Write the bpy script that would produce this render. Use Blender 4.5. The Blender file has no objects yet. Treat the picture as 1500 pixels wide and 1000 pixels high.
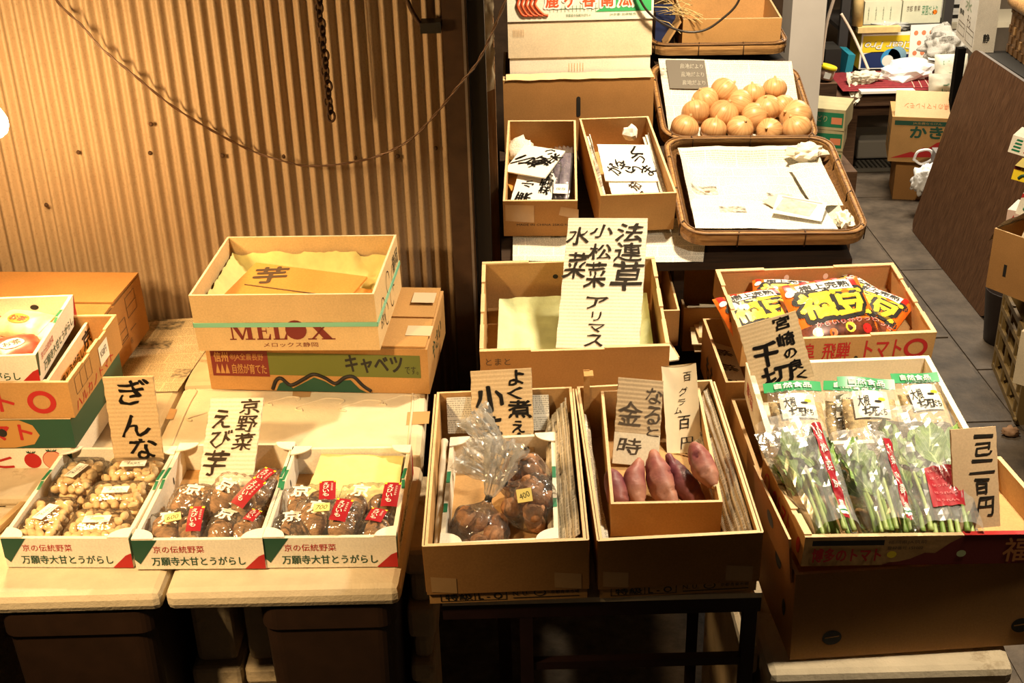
import bpy, bmesh, math, random
from math import sin, cos, pi, radians, sqrt, floor
from mathutils import Vector, Matrix, noise

random.seed(7)
SC = bpy.context.scene
COL = SC.collection

# ------------------------------------------------------------------ camera, world, lamps, exposure
FPX, PITCH, ROLL, EYE = 1809.3, radians(25.86), radians(-1.533), 1.75
GROUND = -0.25
_c, _s = cos(PITCH), sin(PITCH)
_fw, _up, _rt = Vector((0, _c, -_s)), Vector((0, _s, _c)), Vector((1, 0, 0))
_R = _rt * cos(ROLL) + _up * sin(ROLL)
_U = -_rt * sin(ROLL) + _up * cos(ROLL)
cam_data = bpy.data.cameras.new('camera')
cam_data.sensor_width = 36.0
cam_data.lens = FPX * 36.0 / 1500.0
cam_data.clip_start = 0.05
cam = bpy.data.objects.new('camera', cam_data)
COL.objects.link(cam)
m3 = Matrix((_R, _U, -_fw)).transposed()
cam.matrix_world = Matrix.Translation((0, 0, EYE)) @ m3.to_4x4()
SC.camera = cam

world = bpy.data.worlds.new('night_air')
SC.world = world
world.use_nodes = True
world.node_tree.nodes['Background'].inputs[0].default_value = (1.0, 0.72, 0.45, 1)
world.node_tree.nodes['Background'].inputs[1].default_value = 0.010

def lamp(name, kind, loc, energy, rgb, size=0.08, aim=None, spot=None, blend=0.6, sy=None):
    d = bpy.data.lights.new(name, kind)
    d.energy = energy
    d.color = rgb
    if kind == 'AREA':
        d.size = size
        if sy:
            d.shape = 'RECTANGLE'; d.size_y = sy
    else:
        d.shadow_soft_size = size
    if spot:
        d.spot_size = radians(spot); d.spot_blend = blend
    o = bpy.data.objects.new(name, d)
    o.location = loc
    if aim is not None:
        o.rotation_euler = (Vector(aim) - Vector(loc)).to_track_quat('-Z', 'Y').to_euler()
    COL.objects.link(o)
    return o

def ray(px, py):
    return _R * ((px - 750) / FPX) - _U * ((py - 500) / FPX) + _fw

def at(px, py, Y=None, Z=None, X=None):
    """World point seen at a photograph pixel, on a known plane."""
    r = ray(px, py)
    if Y is not None: t = Y / r.y
    elif Z is not None: t = (Z - EYE) / r.z
    else: t = X / r.x
    return Vector((0, 0, EYE)) + r * t

BULB_AT = at(-9, 178, Y=2.46)
lamp('bulb_light', 'POINT', BULB_AT + Vector((0.0, -0.06, 0)), 15.5, (1.0, 0.61, 0.25), 0.075)
lamp('basket_lamp', 'POINT', (0.62, 2.95, 1.90), 74.0, (1.0, 0.79, 0.52), 0.06)
lamp('vegetable_lamp', 'SPOT', (1.00, 1.66, 1.75), 50.0, (1.0, 0.85, 0.62), 0.05, aim=(.66, 1.90, .5), spot=92, blend=1.0)
lamp('tray_lamp', 'SPOT', (-1.00, 1.10, 1.60), 62.0, (1.0, 0.66, 0.31), 0.06, aim=(-.62, 1.95, .5), spot=64, blend=.95)
lamp('shop_tube', 'AREA', (1.9, 5.4, 2.1), 42.0, (1.0, 0.88, 0.70), 1.2, aim=(1.9, 5.6, 0), sy=0.3)

SC.view_settings.view_transform = 'Standard'
SC.view_settings.look = 'None'
SC.view_settings.exposure = 1.25
SC.view_settings.gamma = 1.0
SC.view_settings.use_curve_mapping = False
SC.cycles.max_bounces = 8
SC.cycles.transparent_max_bounces = 24
SC.cycles.caustics_reflective = False
SC.cycles.caustics_refractive = False

# ------------------------------------------------------------------ materials
MATS = {}
def _new(name):
    m = bpy.data.materials.new(name)
    m.use_nodes = True
    nt = m.node_tree
    return m, nt, nt.nodes['Principled BSDF'], nt.nodes['Material Output']

def _coord(nt, uv=False, scale=(1, 1, 1)):
    tc = nt.nodes.new('ShaderNodeTexCoord')
    mp = nt.nodes.new('ShaderNodeMapping')
    mp.inputs['Scale'].default_value = scale
    nt.links.new(tc.outputs['UV' if uv else 'Object'], mp.inputs[0])
    return mp.outputs[0]

def _noise(nt, vec, scale, detail=4, rough=.6):
    n = nt.nodes.new('ShaderNodeTexNoise')
    n.inputs['Scale'].default_value = scale
    n.inputs['Detail'].default_value = detail
    n.inputs['Roughness'].default_value = rough
    nt.links.new(vec, n.inputs['Vector'])
    return n.outputs['Fac']

def _ramp(nt, fac, stops):
    r = nt.nodes.new('ShaderNodeValToRGB')
    e = r.color_ramp.elements
    e[0].position, e[0].color = stops[0][0], (*stops[0][1], 1)
    e[1].position, e[1].color = stops[1][0], (*stops[1][1], 1)
    for p, c in stops[2:]:
        q = e.new(p); q.color = (*c, 1)
    nt.links.new(fac, r.inputs[0])
    return r.outputs['Color']

def _mix(nt, fac, a, b, mode='MIX'):
    x = nt.nodes.new('ShaderNodeMix')
    x.data_type = 'RGBA'; x.blend_type = mode
    for sock, v in ((x.inputs[0], fac), (x.inputs[6], a), (x.inputs[7], b)):
        if isinstance(v, (int, float)): sock.default_value = v
        elif isinstance(v, tuple): sock.default_value = (*v, 1) if len(v) == 3 else v
        else: nt.links.new(v, sock)
    return x.outputs[2]

def _math(nt, op, a, b=0.0):
    x = nt.nodes.new('ShaderNodeMath'); x.operation = op
    for i, v in enumerate((a, b)):
        if isinstance(v, (int, float)): x.inputs[i].default_value = v
        else: nt.links.new(v, x.inputs[i])
    return x.outputs[0]

def _bump(nt, h, strength, dist, bsdf):
    b = nt.nodes.new('ShaderNodeBump')
    b.inputs['Strength'].default_value = strength
    b.inputs['Distance'].default_value = dist
    nt.links.new(h, b.inputs['Height'])
    nt.links.new(b.outputs[0], bsdf.inputs['Normal'])

def plain(name, rgb, rough=.6, metal=0.0, var=.0, vscale=20, bump=0, bscale=80, spec=.3, dark=None, dpos=.62, uv=False, sc=(1, 1, 1)):
    if name in MATS: return MATS[name]
    m, nt, b, out = _new(name)
    b.inputs['Roughness'].default_value = rough
    b.inputs['Metallic'].default_value = metal
    b.inputs['Specular IOR Level'].default_value = spec
    b.inputs['Base Color'].default_value = (*rgb, 1)
    if var or bump or dark:
        v = _coord(nt, uv, sc)
    if var:
        n = _noise(nt, v, vscale)
        lo = tuple(c * (1 - var) for c in rgb); hi = tuple(min(1, c * (1 + var)) for c in rgb)
        col = _ramp(nt, n, [(.3, lo), (.7, hi)])
        if dark:
            n2 = _noise(nt, v, vscale * .6, 8, .75)
            f = _ramp(nt, n2, [(dpos - .06, (0, 0, 0)), (dpos + .06, (1, 1, 1))])
            col = _mix(nt, f, col, dark)
        nt.links.new(col, b.inputs['Base Color'])
    if bump:
        _bump(nt, _noise(nt, v, bscale, 3), bump, .002, b)
    MATS[name] = m
    return m

def card(name, rgb, sc=(1, 1, 1)):
    """Corrugated board: faint fluting, stains and fibre."""
    if name in MATS: return MATS[name]
    m, nt, b, out = _new(name)
    b.inputs['Roughness'].default_value = .8
    b.inputs['Specular IOR Level'].default_value = .2
    v = _coord(nt)
    n1 = _noise(nt, v, 9, 4); n2 = _noise(nt, v, 260, 2)
    lo = tuple(c * .84 for c in rgb); hi = tuple(min(1, c * 1.12) for c in rgb)
    col = _ramp(nt, n1, [(.3, lo), (.7, hi)])
    col = _mix(nt, .35, col, _ramp(nt, n2, [(.3, tuple(c * .75 for c in rgb)), (.7, tuple(min(1, c * 1.2) for c in rgb))]))
    nt.links.new(col, b.inputs['Base Color'])
    _bump(nt, n1, .25, .004, b)
    MATS[name] = m
    return m

def film(name, haze=.05, rough=.12, tint=(1, 1, 1), gloss=.06, bscale=55):
    """Thin clear plastic: see-through, a fresnel sheen and a little haze."""
    if name in MATS: return MATS[name]
    m, nt, b, out = _new(name)
    nt.nodes.remove(b)
    tr = nt.nodes.new('ShaderNodeBsdfTransparent'); tr.inputs[0].default_value = (*tint, 1)
    gl = nt.nodes.new('ShaderNodeBsdfGlossy'); gl.inputs['Roughness'].default_value = rough
    df = nt.nodes.new('ShaderNodeBsdfDiffuse'); df.inputs[0].default_value = (.85, .85, .82, 1)
    fr = nt.nodes.new('ShaderNodeFresnel'); fr.inputs[0].default_value = 1.45
    fac = _math(nt, 'ADD', _math(nt, 'MULTIPLY', fr.outputs[0], .8), gloss)
    v = _coord(nt)
    bm = nt.nodes.new('ShaderNodeBump'); bm.inputs['Strength'].default_value = .5; bm.inputs['Distance'].default_value = .006
    nt.links.new(_noise(nt, v, bscale, 2), bm.inputs['Height'])
    nt.links.new(bm.outputs[0], gl.inputs['Normal'])
    m1 = nt.nodes.new('ShaderNodeMixShader'); m2 = nt.nodes.new('ShaderNodeMixShader')
    nt.links.new(fac, m1.inputs[0]); nt.links.new(tr.outputs[0], m1.inputs[1]); nt.links.new(gl.outputs[0], m1.inputs[2])
    m2.inputs[0].default_value = haze
    nt.links.new(m1.outputs[0], m2.inputs[1]); nt.links.new(df.outputs[0], m2.inputs[2])
    nt.links.new(m2.outputs[0], out.inputs[0])
    MATS[name] = m
    return m

def newsprint(name, base=(.74, .68, .55), ink=.13, pic=.86, rot=0, gain=1.0):
    """Columns of fine print with a few dark picture blocks, on metre UVs."""
    if name in MATS: return MATS[name]
    m, nt, b, out = _new(name)
    b.inputs['Roughness'].default_value = .85
    b.inputs['Specular IOR Level'].default_value = .15
    tc = nt.nodes.new('ShaderNodeTexCoord'); mp = nt.nodes.new('ShaderNodeMapping')
    mp.inputs['Rotation'].default_value = (0, 0, radians(rot))
    nt.links.new(tc.outputs['UV'], mp.inputs[0])
    sp = nt.nodes.new('ShaderNodeSeparateXYZ'); nt.links.new(mp.outputs[0], sp.inputs[0])
    u, v = sp.outputs[0], sp.outputs[1]
    rows = _math(nt, 'LESS_THAN', _math(nt, 'FRACT', _math(nt, 'MULTIPLY', v, 1 / .0042)), .62)
    cmb = nt.nodes.new('ShaderNodeCombineXYZ')
    nt.links.new(_math(nt, 'MULTIPLY', u, 420), cmb.inputs[0])
    nt.links.new(_math(nt, 'FLOOR', _math(nt, 'MULTIPLY', v, 1 / .0042)), cmb.inputs[1])
    nz = _noise(nt, cmb.outputs[0], 1.0, 1)
    words = _math(nt, 'GREATER_THAN', nz, .46)
    gp = nt.nodes.new('ShaderNodeTexBrick')
    gp.inputs['Scale'].default_value = 1.0; gp.offset = .37; gp.squash = .7; gp.squash_frequency = 3
    gp.inputs['Brick Width'].default_value = .118; gp.inputs['Row Height'].default_value = .046
    gp.inputs['Mortar Size'].default_value = .0016
    nt.links.new(mp.outputs[0], gp.inputs['Vector'])
    txt = _math(nt, 'MULTIPLY', _math(nt, 'MULTIPLY', rows, words), _math(nt, 'SUBTRACT', 1.0, gp.outputs['Fac']))
    # picture and headline blocks
    br = nt.nodes.new('ShaderNodeTexBrick')
    br.inputs['Scale'].default_value = 1.0
    br.inputs['Brick Width'].default_value = .075; br.inputs['Row Height'].default_value = .05
    br.inputs['Mortar Size'].default_value = .004; br.inputs['Bias'].default_value = 0
    br.inputs['Color1'].default_value = (0, 0, 0, 1); br.inputs['Color2'].default_value = (1, 1, 1, 1)
    br.inputs['Mortar'].default_value = (0, 0, 0, 1)
    nt.links.new(mp.outputs[0], br.inputs['Vector'])
    blk = _math(nt, 'GREATER_THAN', br.outputs[0], pic)
    pn = _noise(nt, mp.outputs[0], 70, 4)
    grey = _ramp(nt, pn, [(.35, (.10, .09, .07)), (.65, tuple(c * .75 for c in base))])
    stain = _noise(nt, mp.outputs[0], 7, 3)
    paper = _ramp(nt, stain, [(.3, tuple(c * .86 for c in base)), (.7, base)])
    col = _mix(nt, _math(nt, 'MULTIPLY', txt, .62), paper, (ink, ink * .95, ink * .8))
    col = _mix(nt, blk, col, grey)
    nt.links.new(col, b.inputs['Base Color'])
    MATS[name] = m
    return m

def wood(name, a, bcol, scale=14, rough=.6, sx=(1, 12, 12)):
    if name in MATS: return MATS[name]
    m, nt, b, out = _new(name)
    b.inputs['Roughness'].default_value = rough
    b.inputs['Specular IOR Level'].default_value = .25
    v = _coord(nt, False, sx)
    n = _noise(nt, v, scale, 6, .65)
    nt.links.new(_ramp(nt, n, [(.32, a), (.68, bcol)]), b.inputs['Base Color'])
    _bump(nt, n, .3, .003, b)
    MATS[name] = m
    return m

def emit(name, rgb, s):
    if name in MATS: return MATS[name]
    m, nt, b, out = _new(name)
    b.inputs['Base Color'].default_value = (*rgb, 1)
    b.inputs['Emission Color'].default_value = (*rgb, 1)
    b.inputs['Emission Strength'].default_value = s
    MATS[name] = m
    return m

KRAFT = card('kraft_board', (.46, .255, .09))
KRAFT_IN = card('kraft_board_inside', (.50, .29, .115))
KRAFT_D = card('kraft_board_brown', (.36, .18, .058))
KRAFT_EDGE = card('kraft_cut_edge', (.66, .46, .25))
BEIGE = card('beige_board', (.62, .44, .22))
WHITE = card('white_board', (.80, .74, .62))
WHITE_EDGE = card('white_cut_edge', (.78, .70, .54))
PALE = card('pale_board', (.70, .58, .40))
SIGN = card('sign_board', (.60, .44, .25))
SIGN_PALE = card('pale_sign_board', (.74, .66, .52))
FOAM = plain('polystyrene_foam', (.62, .53, .38), .85, var=.10, vscale=14, bump=.5, bscale=160, dark=(.34, .22, .10), dpos=.70)
FOAM_D = plain('dirty_polystyrene_foam', (.52, .42, .28), .9, var=.18, vscale=9, bump=.5, bscale=120, dark=(.20, .13, .06), dpos=.60)
INK = plain('brush_ink', (.018, .014, .012), .5)
INK_FADE = plain('faded_brush_ink', (.17, .12, .075), .6)
INK_BROWN = plain('brown_brush_ink', (.09, .055, .03), .6)
RED = plain('print_red', (.42, .022, .02), .55)
MAROON = plain('print_maroon', (.17, .025, .02), .55)
GREEN = plain('print_green', (.015, .17, .075), .5)
DKGREEN = plain('print_dark_green', (.02, .075, .045), .5)
OLIVE = plain('print_olive', (.13, .15, .03), .6)
BLACK = plain('print_black', (.02, .018, .015), .55)
YELLOW = plain('print_yellow', (.85, .62, .03), .45)
ORANGE = plain('print_orange', (.80, .20, .02), .4)
PWHITE = plain('print_white', (.85, .82, .74), .5)
STICKER = plain('yellow_sticker', (.85, .72, .22), .5)
TAPE = plain('packing_tape', (.45, .27, .12), .25, spec=.5, var=.08)
TEAL = plain('teal_strap', (.20, .52, .36), .35, spec=.5)
NEWS = newsprint('newsprint')
NEWS_Y = newsprint('yellowed_newsprint', (.64, .52, .33), .10, .80)
NEWS_W = newsprint('faded_newsprint', (.86, .82, .72), .22, .93)
PAPER_G = plain('green_tissue', (.62, .66, .38), .8, var=.10, vscale=25, bump=.5, bscale=60)
PAPER_Y = plain('yellow_green_tissue', (.70, .62, .26), .8, var=.10, vscale=25, bump=.5, bscale=60)
FILM = film('clear_film', .035, .12, gloss=.03)
FILM_C = film('crumpled_clear_film', .12, .20, gloss=.12, bscale=15)
FILM_N = film('hazy_gathered_film', .24, .2, gloss=.12, bscale=20)
PET = film('clear_pack_plastic', .02, .06, gloss=.03)
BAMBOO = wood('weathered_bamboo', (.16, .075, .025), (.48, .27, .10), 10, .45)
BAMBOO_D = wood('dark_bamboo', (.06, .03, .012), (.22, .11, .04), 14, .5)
VINE = plain('dark_binding', (.05, .025, .012), .6)

# ------------------------------------------------------------------ mesh builder
_TXT = {}
def glyphs(s, bold):
    key = (s, bold)
    if key not in _TXT:
        c = bpy.data.curves.new('tmp', 'FONT')
        c.body = s; c.offset = bold; c.resolution_u = 2
        o = bpy.data.objects.new('tmp', c)
        COL.objects.link(o)
        dg = bpy.context.evaluated_depsgraph_get(); dg.update()
        me = bpy.data.meshes.new_from_object(o.evaluated_get(dg))
        vs = [(v.co.x, v.co.y) for v in me.vertices]
        fs = [tuple(p.vertices) for p in me.polygons]
        bpy.data.objects.remove(o); bpy.data.curves.remove(c); bpy.data.meshes.remove(me)
        x0 = min(v[0] for v in vs); x1 = max(v[0] for v in vs)
        y0 = min(v[1] for v in vs); y1 = max(v[1] for v in vs)
        dx = max(x1 - x0, 1e-4); dy = max(y1 - y0, 1e-4)
        _TXT[key] = ([((x - x0) / dx, (y - y0) / dy) for x, y in vs], fs)
    return _TXT[key]

class MB:
    def __init__(self):
        self.v = []; self.f = []; self.mi = []; self.uv = []; self.mats = []; self.sm = []
    def midx(self, m):
        if m not in self.mats: self.mats.append(m)
        return self.mats.index(m)
    def add(self, vs, fs, m, M=None, uvs=None, smooth=False):
        b = len(self.v)
        if M is not None:
            vs = [M @ Vector(p) for p in vs] if isinstance(M, Matrix) else [M(*p) for p in vs]
        self.v += [tuple(p) for p in vs]
        i = self.midx(m)
        for f in fs:
            self.f.append(tuple(b + k for k in f)); self.mi.append(i); self.sm.append(smooth)
            self.uv.append([uvs[k] for k in f] if uvs else None)
        return self
    def box(self, x0, x1, y0, y1, z0, z1, m, M=None, faces=None):
        """faces: {'-x','+x','-y','+y','-z','+z': material} overrides."""
        vs = [(x0, y0, z0), (x1, y0, z0), (x1, y1, z0), (x0, y1, z0), (x0, y0, z1), (x1, y0, z1), (x1, y1, z1), (x0, y1, z1)]
        F = {'-z': (0, 3, 2, 1), '+z': (4, 5, 6, 7), '-y': (0, 1, 5, 4), '+y': (2, 3, 7, 6), '-x': (3, 0, 4, 7), '+x': (1, 2, 6, 5)}
        b = len(self.v)
        self.v += [tuple((M @ Vector(p)) if M is not None else p) for p in vs]
        for k, f in F.items():
            self.f.append(tuple(b + i for i in f)); self.mi.append(self.midx((faces or {}).get(k, m))); self.uv.append(None); self.sm.append(False)
        return self
    def quad(self, a, b, c, d, m, M=None):
        return self.add([a, b, c, d], [(0, 1, 2, 3)], m, M)
    def poly(self, pts, m, M=None):
        return self.add([(p[0], p[1], 0) if len(p) == 2 else p for p in pts], [tuple(range(len(pts)))], m, M)
    def disc(self, cx, cy, r, m, M=None, a0=0, a1=2 * pi, n=20, ry=None):
        pts = [(cx + r * cos(a0 + (a1 - a0) * i / n), cy + (ry or r) * sin(a0 + (a1 - a0) * i / n)) for i in range(n + 1)]
        return self.poly(pts[:-1] if abs(a1 - a0 - 2 * pi) < 1e-6 else pts, m, M)
    def ring(self, cx, cy, r0, r1, m, M=None, a0=0, a1=2 * pi, n=28, sy=1.0):
        vs = []; fs = []
        for i in range(n + 1):
            a = a0 + (a1 - a0) * i / n
            vs += [(cx + r0 * cos(a), cy + sy * r0 * sin(a), 0), (cx + r1 * cos(a), cy + sy * r1 * sin(a), 0)]
        for i in range(n): fs.append((2 * i, 2 * i + 1, 2 * i + 3, 2 * i + 2))
        return self.add(vs, fs, m, M)
    def text(self, s, x0, x1, y0, y1, m, M=None, bold=.012, rot=0, shear=0, dz=0.0, warp=0, seed=0):
        """Lettering fitted to a box; heavy strokes are built from shifted copies of the glyphs."""
        g, fs = glyphs(s, 0.0)
        cx, cy = (x0 + x1) / 2, (y0 + y1) / 2
        em = min(abs(y1 - y0), abs(x1 - x0) / max(1, len(s) * .8))
        q = max(0, bold - .01) * em * .8
        n = 0 if bold <= .02 else (4 if bold < .04 else 6 if bold < .09 else 12)
        offs = [(0, 0)] + [(q * cos(2 * pi * k / n + .5), q * sin(2 * pi * k / n + .5)) for k in range(n)]
        if bold > .09: offs += [(q * .5 * cos(2 * pi * k / 6), q * .5 * sin(2 * pi * k / 6)) for k in range(6)]
        for k, (ox, oy) in enumerate(offs):
            vs = []
            for a, b in g:
                x, y = (a - .5) * (x1 - x0) + ox, (b - .5) * (y1 - y0) + oy
                x += shear * y
                if warp:
                    x, y = (x + warp * em * noise.noise(Vector((a * 3.1, b * 3.1, seed))) + warp * .5 * em * noise.noise(Vector((a * 9, b * 9, seed + 3))),
                            y + warp * em * noise.noise(Vector((a * 3.1, b * 3.1, seed + 9))) + warp * .5 * em * noise.noise(Vector((a * 9, b * 9, seed + 13))))
                if rot: x, y = x * cos(rot) - y * sin(rot), x * sin(rot) + y * cos(rot)
                vs.append((cx + x, cy + y, dz + k * 2e-6))
            self.add(vs, fs, m, M)
        return self
    def grid(self, fn, nu, nv, m, uv=None, smooth=True, closeu=False, M=None):
        vs = []; uvs = []
        for j in range(nv + 1):
            for i in range(nu + (0 if closeu else 1)):
                vs.append(fn(i / nu, j / nv)); uvs.append(uv(i / nu, j / nv) if uv else (i / nu, j / nv))
        n = nu if closeu else nu + 1
        fs = []
        for j in range(nv):
            for i in range(nu):
                a = j * n + i; b = j * n + (i + 1) % n
                fs.append((a, b, b + n, a + n))
        return self.add(vs, fs, m, M, uvs, smooth)
    def tube(self, pts, r, m, n=8, cap=True, M=None, smooth=True):
        pts = [Vector(p) for p in pts]
        rr = r if callable(r) else (lambda t: r)
        vs = []; N = len(pts); up = Vector((0, 0, 1)); prev = None
        for i, p in enumerate(pts):
            t = (pts[min(i + 1, N - 1)] - pts[max(i - 1, 0)]).normalized()
            if prev is None:
                a = t.cross(up)
                if a.length < 1e-3: a = t.cross(Vector((1, 0, 0)))
                a.normalize()
            else:
                a = (prev - t * prev.dot(t)).normalized()
            prev = a; b = t.cross(a); q = rr(i / (N - 1))
            vs += [tuple(p + (a * cos(2 * pi * k / n) + b * sin(2 * pi * k / n)) * q) for k in range(n)]
        fs = []
        for i in range(N - 1):
            for k in range(n):
                fs.append((i * n + k, i * n + (k + 1) % n, (i + 1) * n + (k + 1) % n, (i + 1) * n + k))
        if cap:
            fs.append(tuple(range(n - 1, -1, -1))); fs.append(tuple((N - 1) * n + k for k in range(n)))
        return self.add(vs, fs, m, M, None, smooth)
    def lathe(self, prof, m, n=24, M=None, rmod=None, smooth=True):
        vs = []
        for j, (r, z) in enumerate(prof):
            for k in range(n):
                a = 2 * pi * k / n
                q = r * (rmod(a, j / (len(prof) - 1)) if rmod else 1)
                vs.append((q * cos(a), q * sin(a), z))
        fs = []
        for j in range(len(prof) - 1):
            for k in range(n):
                fs.append((j * n + k, j * n + (k + 1) % n, (j + 1) * n + (k + 1) % n, (j + 1) * n + k))
        if prof[0][0] > 1e-6: fs.append(tuple(range(n - 1, -1, -1)))
        if prof[-1][0] > 1e-6: fs.append(tuple((len(prof) - 1) * n + k for k in range(n)))
        return self.add(vs, fs, m, M, None, smooth)
    def mesh(self, name):
        me = bpy.data.meshes.new(name)
        me.from_pydata(self.v, [], self.f)
        for m in self.mats: me.materials.append(m)
        me.polygons.foreach_set('material_index', self.mi)
        me.polygons.foreach_set('use_smooth', self.sm)
        if any(u is not None for u in self.uv):
            l = me.uv_layers.new(name='UVMap').data
            k = 0
            for f, u in zip(self.f, self.uv):
                for i in range(len(f)):
                    if u is not None: l[k].uv = u[i]
                    k += 1
        me.update()
        return me

def tag(o, label=None, cat=None, group=None, kind=None):
    if label: o['label'] = label
    if cat: o['category'] = cat
    if group: o['group'] = group
    if kind: o['kind'] = kind
    return o

def obj(name, mb, M=None, parent=None, label=None, cat=None, group=None, kind=None, bevel=0):
    o = bpy.data.objects.new(name, mb.mesh(name) if isinstance(mb, MB) else mb)
    COL.objects.link(o)
    if parent is not None: o.parent = parent
    if M is not None:
        if parent is None: o.matrix_world = M
        else: o.matrix_local = M
    if bevel:
        bv = o.modifiers.new('edge', 'BEVEL'); bv.width = bevel; bv.segments = 2; bv.limit_method = 'ANGLE'
    return tag(o, label, cat, group, kind)

def empty(name, M, label, cat, group=None):
    o = bpy.data.objects.new(name, None)
    o.empty_display_size = .05
    COL.objects.link(o)
    o.matrix_world = M
    return tag(o, label, cat, group)

def pose(x, y, z, yaw=0, tilt=0, roll=0):
    return Matrix.Translation((x, y, z)) @ Matrix.Rotation(radians(yaw), 4, 'Z') @ Matrix.Rotation(radians(tilt), 4, 'X') @ Matrix.Rotation(radians(roll), 4, 'Y')

def basis(o, X, Y, Z):
    M = Matrix.Identity(4)
    for i, c in enumerate((X, Y, Z)):
        for j in range(3): M[j][i] = c[j]
    for j in range(3): M[j][3] = o[j]
    return M

def Ff(w, d, h, e=.0007): return basis((-w / 2, -e, 0), (1, 0, 0), (0, 0, 1), (0, -1, 0))
def Fr(w, d, h, e=.0007): return basis((w / 2 + e, 0, 0), (0, 1, 0), (0, 0, 1), (1, 0, 0))
def Fl(w, d, h, e=.0007): return basis((-w / 2 - e, d, 0), (0, -1, 0), (0, 0, 1), (-1, 0, 0))
def Ft(w, d, h, e=.0007): return basis((-w / 2, 0, h + e), (1, 0, 0), (0, 1, 0), (0, 0, 1))

def tray(w, d, h, mo, mi, me=None, t=.005, tabs=0, base=.005, back=None, floor=None):
    """Open carton, origin at the foot of its front face; depth along +y."""
    b = MB(); me = me or mi
    hb = back if back else h
    b.box(-w / 2, w / 2, 0, t, 0, h, mi, faces={'-y': mo, '+z': me, '-x': mo, '+x': mo})
    b.box(-w / 2, w / 2, d - t, d, 0, hb, mi, faces={'+y': mo, '+z': me, '-x': mo, '+x': mo})
    b.box(-w / 2, -w / 2 + t, t, d - t, 0, h, mi, faces={'-x': mo, '+z': me})
    b.box(w / 2 - t, w / 2, t, d - t, 0, h, mi, faces={'+x': mo, '+z': me})
    b.box(-w / 2 + t, w / 2 - t, t, d - t, 0.0005, base, floor or mi)
    if tabs:
        q = tabs; r = t * 1.35
        for (a, c) in ((.0, .27), (.66, 1.0)):
            b.box(-w / 2 + a * w, -w / 2 + c * w, -.0003, r, h, h + q, me, faces={'-y': mo})
            b.box(-w / 2 + a * w, -w / 2 + c * w, d - r, d + .0003, h, h + q, me)
        for (a, c) in ((.03, .28), (.42, .62), (.76, .97)):
            b.box(-w / 2 - .0003, -w / 2 + r, a * d, c * d, h, h + q, me, faces={'-x': mo})
            b.box(w / 2 - r, w / 2 + .0003, a * d, c * d, h, h + q, me, faces={'+x': mo})
    return b

def solid(w, d, h, m, top=None):
    b = MB()
    b.box(-w / 2, w / 2, 0, d, 0, h, m, faces={'+z': top or m})
    return b

def sheet(P, nu=16, nv=16, m=None, amp=.004, freq=9, seed=0, fold=None, uvs=None):
    """Paper laid over four corners (front-left, front-right, back-right, back-left)."""
    a, b, c, d = [Vector(p) for p in P]
    n = (b - a).cross(d - a).normalized()
    W, Hh = (b - a).length, (d - a).length
    def fn(u, v):
        p = (a * (1 - u) + b * u) * (1 - v) + (d * (1 - u) + c * u) * v
        q = noise.noise(Vector((u * W * freq + seed * 7.3, v * Hh * freq, seed)))
        q2 = noise.noise(Vector((u * W * freq * 4 + seed, v * Hh * freq * 4, seed + 5))) * .25
        p = p + n * (amp * (q + q2))
        if fold: p = p + Vector(fold(u, v))
        return p
    mb = MB()
    k = uvs or (lambda u, v: (u * W + seed * .137, v * Hh + seed * .071))
    mb.grid(fn, nu, nv, m, uv=k)
    return mb

def crumple(seed, size, m, amp=.35, sub=3, M=None, flat=False, freq=2.6):
    """A crushed lump of paper or film: ridged ball."""
    bm = bmesh.new()
    bmesh.ops.create_icosphere(bm, subdivisions=sub, radius=1)
    vs = []
    for v in bm.verts:
        p = v.co.copy()
        r = 1 + amp * (abs(noise.noise(p * freq + Vector((seed, 0, 0)))) * 2 - .6) + amp * .28 * noise.noise(p * freq * 2.3 + Vector((0, seed, 0)))
        p *= r
        vs.append((p.x * size[0], p.y * size[1], p.z * size[2]))
    fs = [tuple(v.index for v in f.verts) for f in bm.faces]
    bm.free()
    mb = MB()
    uv = [(p[0] + seed, p[1] + p[2]) for p in vs]
    mb.add(vs, fs, m, M, uv, not flat)
    return mb

def curve_pts(P, n=24):
    """Catmull-Rom through points."""
    P = [Vector(p) for p in P]
    Q = [P[0] * 2 - P[1]] + P + [P[-1] * 2 - P[-2]]
    out = []
    for i in range(1, len(Q) - 2):
        for k in range(n):
            t = k / n
            a, b, c, d = Q[i - 1], Q[i], Q[i + 1], Q[i + 2]
            out.append(.5 * ((2 * b) + (c - a) * t + (2 * a - 5 * b + 4 * c - d) * t * t + (3 * b - a - 3 * c + d) * t ** 3))
    out.append(P[-1])
    return out

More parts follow.
